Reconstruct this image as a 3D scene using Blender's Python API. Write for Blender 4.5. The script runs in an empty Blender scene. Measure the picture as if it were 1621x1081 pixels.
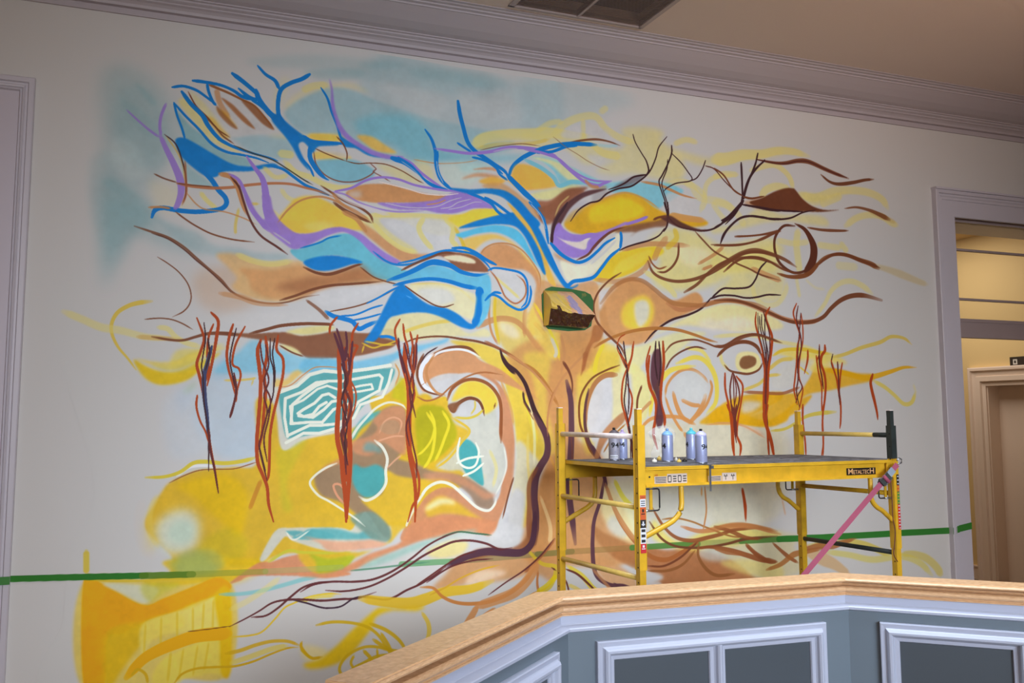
import bpy,bmesh,math,random
import numpy as np
from mathutils import Vector,Matrix
# ---------------------------------------------------------------- camera (1621 x 1081 frame)
H=1.75
F,CX,CY=1501.9,795.95,498.3
_yaw,_pitch,_roll=math.radians(21.779),math.radians(6.102),math.radians(-0.144)
_cy,_sy,_cp,_sp=math.cos(_yaw),math.sin(_yaw),math.cos(_pitch),math.sin(_pitch)
_fwd=np.array([_sy*_cp,_cy*_cp,_sp]);_rt=np.array([_cy,-_sy,0]);_up=np.cross(_rt,_fwd)
_r=math.cos(_roll)*_rt+math.sin(_roll)*_up;_u=-math.sin(_roll)*_rt+math.cos(_roll)*_up
cam=bpy.data.cameras.new('camera');co=bpy.data.objects.new('camera',cam);bpy.context.scene.collection.objects.link(co)
cam.sensor_fit='HORIZONTAL';cam.sensor_width=36;cam.lens=F/1621*36;cam.clip_start=.05
cam.shift_x=(810.5-CX)/1621;cam.shift_y=(CY-540.5)/1621
M=Matrix(((_r[0],_u[0],-_fwd[0],0),(_r[1],_u[1],-_fwd[1],0),(_r[2],_u[2],-_fwd[2],H),(0,0,0,1)));co.matrix_world=M
S_=bpy.context.scene;S_.camera=co
# ---------------------------------------------------------------- world, daylight, exposure
S_.view_settings.view_transform='Standard';S_.view_settings.look='None';S_.view_settings.gamma=1;S_.view_settings.use_curve_mapping=False
S_.view_settings.exposure=-0.04
wd=bpy.data.worlds.new('world');S_.world=wd;wd.use_nodes=True
wd.node_tree.nodes['Background'].inputs[0].default_value=(.62,.74,.95,1);wd.node_tree.nodes['Background'].inputs[1].default_value=1.0
def area(name,loc,target,sx,sy,power,col,spread=180):
    l=bpy.data.lights.new(name,'AREA');l.shape='RECTANGLE';l.size=sx;l.size_y=sy;l.energy=power;l.color=col;l.spread=math.radians(spread)
    o=bpy.data.objects.new(name,l);S_.collection.objects.link(o);o.location=loc
    o.rotation_euler=(Vector(target)-Vector(loc)).to_track_quat('-Z','Y').to_euler();return o
CEIL_Z=H+2.6
area('daylight_behind_camera',(2.4,-4.6,H+1.2),(3.1,5.8,H-1.0),6.0,1.8,82,(.92,.93,.96),56)
area('cool_wall_fill',(1.6,-4.6,H+.7),(2.4,5.8,H-.1),4.0,2.0,23,(.45,.70,1),40)  # added cool fill aimed at the middle of the mural wall
area('skylight_overhead',(2.7,3.25,H+2.55),(2.75,3.3,0),3.2,1.4,70,(.76,.87,1.0),95)
def bulb(name,loc,r,power,col):
    l=bpy.data.lights.new(name,'POINT');l.energy=power;l.color=col;l.shadow_soft_size=r
    o=bpy.data.objects.new(name,l);S_.collection.objects.link(o);o.location=loc
bulb('warm_fill_point',(-.7,-1.2,H+.9),.5,98,(1,.74,.46))  # added warm fill without a fixture, lifts the wall edges
area('ceiling_fill',(4.4,.6,H+.9),(4.6,2.6,H+2.6),1.2,.5,14,(1,.64,.46),75)  # added fill hanging free in the room, brightens the visible ceiling
area('corridor_lamp',(7.4,7.6,H+1.9),(7.6,7.6,0),1.0,1.4,33,(1,.94,.84))

# ---------------------------------------------------------------- helpers
def ray(x,y): return _fwd+_r*((x-CX)/F)-_u*((y-CY)/F)
def at(x,y,Y):
    d=ray(x,y);p=d*(Y/d[1]);return np.array([p[0],p[1],p[2]+H])
def at_z(x,y,z):
    d=ray(x,y);p=d*((z-H)/d[2]);return np.array([p[0],p[1],z])
def s2l(c):
    c=c/255.;return c/12.92 if c<=.04045 else ((c+.055)/1.055)**2.4
ALB=1.30
SAT=1.07
_w=[s2l(c)*ALB for c in (194,191,187)];_l=.2126*_w[0]+.7152*_w[1]+.0722*_w[2];W_ALB=tuple(_l+(c-_l)*SAT for c in _w)
def addbump(nt,pb,strength,scale):
    n=nt.nodes.new('ShaderNodeTexNoise');n.inputs['Scale'].default_value=scale;n.inputs['Detail'].default_value=3
    tc=nt.nodes.new('ShaderNodeTexCoord');nt.links.new(tc.outputs['Object'],n.inputs['Vector'])
    b=nt.nodes.new('ShaderNodeBump');b.inputs['Strength'].default_value=min(1,strength*5);b.inputs['Distance'].default_value=.002
    nt.links.new(n.outputs['Fac'],b.inputs['Height']);nt.links.new(b.outputs['Normal'],pb.inputs['Normal'])
def mat(name,rgb,rough,metal=0,bump=0,bscale=80,vary=0,wood=None,raw=False,patch=None):
    m=bpy.data.materials.new(name);m.use_nodes=True;nt=m.node_tree;pb=nt.nodes['Principled BSDF']
    c=tuple(rgb) if raw else tuple(s2l(v) for v in rgb)
    pb.inputs['Base Color'].default_value=(*c,1);pb.inputs['Roughness'].default_value=rough;pb.inputs['Metallic'].default_value=metal
    if vary or wood or patch:
        tc=nt.nodes.new('ShaderNodeTexCoord');n=nt.nodes.new('ShaderNodeTexNoise');n.inputs['Scale'].default_value=14 if not wood else 9;n.inputs['Detail'].default_value=6
        r=nt.nodes.new('ShaderNodeValToRGB')
        if wood:
            mp=nt.nodes.new('ShaderNodeMapping');mp.inputs['Scale'].default_value=(5,5,60);nt.links.new(tc.outputs['Object'],mp.inputs[0]);nt.links.new(mp.outputs[0],n.inputs['Vector'])
            r.color_ramp.elements[0].position=.3;r.color_ramp.elements[1].position=.7
            r.color_ramp.elements[0].color=(*[s2l(v) for v in wood[1]],1);r.color_ramp.elements[1].color=(*[s2l(v) for v in wood[0]],1)
        elif patch:
            n.inputs['Scale'].default_value=5;nt.links.new(tc.outputs['Object'],n.inputs['Vector'])
            r.color_ramp.elements[0].position=patch[1];r.color_ramp.elements[1].position=patch[1]+.06
            r.color_ramp.elements[0].color=(*c,1);r.color_ramp.elements[1].color=(*[s2l(v) for v in patch[0]],1)
        else:
            nt.links.new(tc.outputs['Object'],n.inputs['Vector'])
            r.color_ramp.elements[0].position=.3;r.color_ramp.elements[1].position=.7
            r.color_ramp.elements[0].color=(*[v*(1-vary) for v in c],1);r.color_ramp.elements[1].color=(*[min(1,v*(1+vary)) for v in c],1)
        nt.links.new(n.outputs['Fac'],r.inputs[0]);nt.links.new(r.outputs[0],pb.inputs['Base Color'])
    if bump: addbump(nt,pb,bump,bscale)
    return m
def box(bm,x0,y0,z0,x1,y1,z1):
    v=[bm.verts.new(c) for c in ((x0,y0,z0),(x1,y0,z0),(x1,y1,z0),(x0,y1,z0),(x0,y0,z1),(x1,y0,z1),(x1,y1,z1),(x0,y1,z1))]
    for f in ((3,2,1,0),(4,5,6,7),(0,1,5,4),(1,2,6,5),(2,3,7,6),(3,0,4,7)): bm.faces.new([v[i] for i in f])
def frame_of(d):
    d=np.array(d,float);d/=np.linalg.norm(d);a=np.array([0,0,1.]) if abs(d[2])<.9 else np.array([1.,0,0])
    x=np.cross(a,d);x/=np.linalg.norm(x);return x,np.cross(d,x),d
def tube(bm,pts,r,n=10):
    pts=[np.array(p,float) for p in pts];rings=[];x=None
    for i,p in enumerate(pts):
        d=pts[min(i+1,len(pts)-1)]-pts[max(i-1,0)]
        a,b,_=frame_of(d)
        rings.append([bm.verts.new(p+a*r*math.cos(2*math.pi*k/n)+b*r*math.sin(2*math.pi*k/n)) for k in range(n)])
    for q,s in zip(rings,rings[1:]):
        for k in range(n): bm.faces.new((q[k],q[(k+1)%n],s[(k+1)%n],s[k])).smooth=True
    bm.faces.new(rings[0][::-1]);bm.faces.new(rings[-1])
def cyl(bm,c,axis,r,h,n=12):
    c=np.array(c,float);_,_,d=frame_of(axis);tube(bm,[c-d*h/2,c+d*h/2],r,n)
def lathe(bm,base,prof,n=24):
    bx,by,bz=base;rings=[]
    for r,z in prof: rings.append([bm.verts.new((bx+r*math.cos(2*math.pi*k/n),by+r*math.sin(2*math.pi*k/n),bz+z)) for k in range(n)])
    for q,s in zip(rings,rings[1:]):
        for k in range(n): bm.faces.new((q[k],q[(k+1)%n],s[(k+1)%n],s[k])).smooth=True
    bm.faces.new(rings[0][::-1]);bm.faces.new(rings[-1])
def arc_patch(bm,c,r,a0,a1,z0,z1):
    n=6;p=[];q=[]
    for k in range(n+1):
        a=a0+(a1-a0)*k/n;p.append(bm.verts.new((c[0]+r*math.cos(a),c[1]+r*math.sin(a),z0)));q.append(bm.verts.new((c[0]+r*math.cos(a),c[1]+r*math.sin(a),z1)))
    for k in range(n): bm.faces.new((p[k],p[k+1],q[k+1],q[k]))
def obj(name,bm,m,parent=None,world=False):
    me=bpy.data.meshes.new(name);bm.to_mesh(me);bm.free()
    o=bpy.data.objects.new(name,me);S_.collection.objects.link(o)
    if m is not None: me.materials.append(m)
    # origin at the mesh centre, so that every object stands at its own place
    if len(me.vertices):
        n=len(me.vertices);a=np.empty(n*3,np.float32);me.vertices.foreach_get('co',a);a=a.reshape(-1,3);c=(a.min(0)+a.max(0))/2;c[2]=a[:,2].min()
        me.vertices.foreach_set('co',(a-c).ravel());me.update();wl_=Vector([float(v) for v in c])
    else: wl_=Vector((0,0,0))
    if parent is not None:
        o.parent=parent;pw=parent;off_=Vector((0,0,0))
        while pw is not None: off_+=pw.location;pw=pw.parent
        o.location=wl_-off_
    else: o.location=wl_
    return o
def thing(name,label,cat,loc,group=None):
    o=bpy.data.objects.new(name,None);S_.collection.objects.link(o);o.location=[float(v) for v in loc];o.empty_display_size=.1
    tag(o,label,cat,group);return o
def tag(o,label,cat,group=None):
    o['label']=label;o['category']=cat
    if group:o['group']=group
def _textmesh(s,size,bold=0):
    cu=bpy.data.curves.new('lettering','FONT');cu.body=s;cu.size=size;cu.offset=bold;cu.resolution_u=3;to=bpy.data.objects.new('lettering',cu);S_.collection.objects.link(to)
    dg=bpy.context.evaluated_depsgraph_get();me=bpy.data.meshes.new_from_object(to.evaluated_get(dg));bpy.data.objects.remove(to);return me
def text3(s,size,p,t_,o_,z,m,parent,name,fit=None):
    me=_textmesh(s,size,.0003);xs=[v.co.x for v in me.vertices];k=1 if not fit else fit/(max(xs)-min(xs));x0=min(xs)
    bm=bmesh.new();bm.from_mesh(me);bpy.data.meshes.remove(me)
    for v in bm.verts:
        q=np.array(p)+t_*(v.co.x-x0)*k;v.co=(q[0]+o_[0]*.0008,q[1]+o_[1]*.0008,z+v.co.y)
    return obj(name,bm,m,parent,world=True)
def wrap_text(s,size,c,r,ang,m,parent,name):
    me=_textmesh(s,size,.0010);xs=[v.co.x for v in me.vertices];x0=(min(xs)+max(xs))/2
    bm=bmesh.new();bm.from_mesh(me);bpy.data.meshes.remove(me)
    bmesh.ops.subdivide_edges(bm,edges=[e for e in bm.edges if e.calc_length()>.004],cuts=2)
    bmesh.ops.triangulate(bm,faces=bm.faces)
    for v in bm.verts:
        a=ang+(v.co.x-x0)*1.25/r;v.co=(c[0]+r*math.cos(a),c[1]+r*math.sin(a),c[2]+v.co.y-size*.35)
    return obj(name,bm,m,parent,world=True)

# ---------------------------------------------------------------- mural painter (soft spray strokes rasterised in wall space)
PAL=dict(W=(194,191,187),T=(128,165,168),B=(28,125,200),P=(155,125,198),Y=(212,180,66),y=(214,200,125),G=(216,163,48),
 A=(194,136,88),n=(126,72,46),d=(74,42,44),R=(176,74,36),c=(222,220,202),t=(75,160,160),L=(160,190,210))
def catmull(P,closed,step):
    P=np.asarray(P,float);n=len(P)
    if n<3 and not closed: 
        m=max(2,int(np.hypot(*(P[1]-P[0]))/step)+1);t=np.linspace(0,1,m)[:,None];return P[0]*(1-t)+P[1]*t,np.linspace(0,1,m)
    out=[];tt=[];segs=n if closed else n-1
    for i in range(segs):
        if closed: a,b,c,d=P[(i-1)%n],P[i],P[(i+1)%n],P[(i+2)%n]
        else: b,c=P[i],P[i+1];a=P[i-1] if i>0 else 2*b-c;d=P[i+2] if i+2<n else 2*c-b
        m=max(2,int(np.hypot(*(c-b))/step)+1);t=(np.arange(m)/m)[:,None]
        k=.5*((2*b)+(-a+c)*t+(2*a-5*b+4*c-d)*t*t+(-a+3*b-3*c+d)*t**3)
        out.append(k);tt.append((i+t[:,0])/segs)
    if not closed: out.append(P[-1:]);tt.append(np.array([1.]))
    return np.vstack(out),np.concatenate(tt)
def blur(m,r):
    if r<1:return m
    for ax in (0,1):
        for _ in range(3):
            p=np.pad(m,[(r+1,r) if a==ax else (0,0) for a in (0,1)],mode='edge')
            c=np.cumsum(p,axis=ax,dtype=np.float64)
            m=((c[2*r+1:]-c[:-2*r-1]) if ax==0 else (c[:,2*r+1:]-c[:,:-2*r-1]))/(2*r+1)
    return m.astype(np.float32)
def fillmask(P,w,h,x0,y0):
    # scanline even-odd
    m=np.zeros((h,w),np.float32);xa,ya=P[:,0]-x0,P[:,1]-y0
    xb,yb=np.roll(xa,-1),np.roll(ya,-1)
    for j in range(h):
        y=j+.5;s=(ya<=y)!=(yb<=y)
        if not s.any():continue
        xs=np.sort(xa[s]+(y-ya[s])*(xb[s]-xa[s])/(yb[s]-ya[s]))
        for a,b in zip(xs[::2],xs[1::2]):
            a,b=max(a,0),min(b,w)
            if b<=a:continue
            ia,ib=int(a),int(b)
            if ia==ib:m[j,ia]+=b-a
            else:
                m[j,ia]+=ia+1-a;m[j,ia+1:ib]+=1
                if ib<w:m[j,ib]+=b-ib
    return np.minimum(m,1)
def parse(txt):
    ox=oy=0;items=[]
    for ln in txt.strip().splitlines():
        if not ln: continue
        if ln[0]=='@': ox,oy=map(float,ln[1:].split(','));continue
        f=ln.split();k=f[0]
        lay=int(k[0]) if k[0].isdigit() else 1;k=k[-1]
        col=PAL[f[1]] if f[1][0]!='(' else tuple(map(float,f[1][1:-1].split(',')))
        if k in 'spt': wd=[float(v) for v in f[2].split(':')];al,so=float(f[3]),float(f[4]);pts=f[5:]
        else: wd=None;al,so=float(f[2]),float(f[3]);pts=f[4:]
        if k=='f' and min(col)>198 and True: col=tuple(v*.86 for v in col)
        P=[(ox+float(a)/4.0025,oy+float(b)/4.0025) for a,b in (p.split(',') for p in pts)]
        items.append((lay,k,col,wd,al,so,P))
    items.sort(key=lambda t:t[0])
    return items
def paint(img,txt,tf,sc,noise):
    """img HxWx3 float 0..255 ; tf maps photo points -> texture px ; sc(p) local scale"""
    H,W=img.shape[:2]
    fine=mknoise(H,W,np.random.default_rng(3),((18,.3),(60,.3),(150,.25),(300,.15)))
    for lay,k,col,wd,al,so,P in parse(txt):
        s=float(sc(np.mean(P,axis=0)));Q=tf(np.array(P));col=np.array(col,np.float32)
        if k=='f':
            C,_=catmull(Q,True,4.0);r=int(round(so*s*.45));pad=int(3*r+2)
            x0,y0=np.floor(C.min(0)).astype(int)-pad;x1,y1=np.ceil(C.max(0)).astype(int)+pad
            x0,y0=max(x0,0),max(y0,0);x1,y1=min(x1,W),min(y1,H)
            if x1-x0<2 or y1-y0<2:continue
            q=4*pad
            X0,Y0,X1,Y1=x0-pad,y0-pad,x1+pad,y1+pad
            m=fillmask(C,X1-X0,Y1-Y0,X0,Y0);m=blur(m,r)[y0-Y0:y1-Y0,x0-X0:x1-X0]
        else:
            if k=='p':
                n=[max(2,int(np.hypot(*(b-a))/5)) for a,b in zip(Q,Q[1:])]
                C=np.vstack([a+(b-a)*(np.arange(m)/m)[:,None] for a,b,m in zip(Q,Q[1:],n)]+[Q[-1:]]);t=np.linspace(0,1,len(C))
            else: C,t=catmull(Q,False,5.0)
            ws=np.interp(t,np.linspace(0,1,len(wd)),wd)*s*.5 if len(wd)>1 else np.full(len(t),wd[0]*s*.5)
            dk=col[0]<215 and (col[2]<100 and col[1]<125)
            ws=ws*(1 if k=='t' else .88 if dk else .93)*(np.interp(t,[0,.07,.90,1],[.62,1,1,.5]) if k=='s' else 1)
            at_=np.interp(t,[0,.07,.9,1],[.55,1,1,.35]) if so>=.8 and k=='s' else np.ones(len(t))
            F=max(so*s*.8,.6);pad=int(ws.max()+F+2)
            x0,y0=np.floor(C.min(0)).astype(int)-pad;x1,y1=np.ceil(C.max(0)).astype(int)+pad
            x0,y0=max(x0,0),max(y0,0);x1,y1=min(x1,W),min(y1,H)
            if x1-x0<2 or y1-y0<2:continue
            m=np.zeros((y1-y0,x1-x0),np.float32)
            for i in range(len(C)-1):
                a,b=C[i],C[i+1];p=max(ws[i],ws[i+1])+F+1
                u0=int(max(min(a[0],b[0])-p,x0));u1=int(min(max(a[0],b[0])+p+1,x1))
                v0=int(max(min(a[1],b[1])-p,y0));v1=int(min(max(a[1],b[1])+p+1,y1))
                if u1<=u0 or v1<=v0:continue
                yy,xx=np.mgrid[v0:v1,u0:u1];dx,dy=b-a;L=dx*dx+dy*dy+1e-9
                tt=np.clip(((xx-a[0])*dx+(yy-a[1])*dy)/L,0,1)
                d=np.hypot(xx-a[0]-tt*dx,yy-a[1]-tt*dy);w=ws[i]+(ws[i+1]-ws[i])*tt
                e=np.clip((w+F*.5-d)/F,0,1);e=e*e*(3-2*e)*(at_[i]+(at_[i+1]-at_[i])*tt)
                sl=m[v0-y0:v1-y0,u0-x0:u1-x0];np.maximum(sl,e,out=sl)
        a=m*al
        if lay==0: a=a*(1-.45*noise[y0:y1,x0:x1])
        elif k=='f': a=a*(1-.10*noise[y0:y1,x0:x1])
        cc=col*(1+(.13*(fine[y0:y1,x0:x1,None]-.5) if k=='f' else 0))
        img[y0:y1,x0:x1]+=(cc-img[y0:y1,x0:x1])*a[...,None]
    return img
def mknoise(H,W,rng,oct=((6,.35),(14,.3),(40,.2),(120,.15))):
    n=np.zeros((H,W),np.float32)
    for g,a in oct:
        gh,gw=g,int(g*W/H)+1;R=rng.random((gh+2,gw+2)).astype(np.float32)
        yy=np.linspace(0,gh,H,endpoint=False);xx=np.linspace(0,gw,W,endpoint=False)
        iy,ix=yy.astype(int),xx.astype(int);fy,fx=(yy-iy)[:,None],(xx-ix)[None]
        fy=fy*fy*(3-2*fy);fx=fx*fx*(3-2*fx)
        n+=a*((R[iy][:,ix]*(1-fx)+R[iy][:,ix+1]*fx)*(1-fy)+(R[iy+1][:,ix]*(1-fx)+R[iy+1][:,ix+1]*fx)*fy)
    return n

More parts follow.
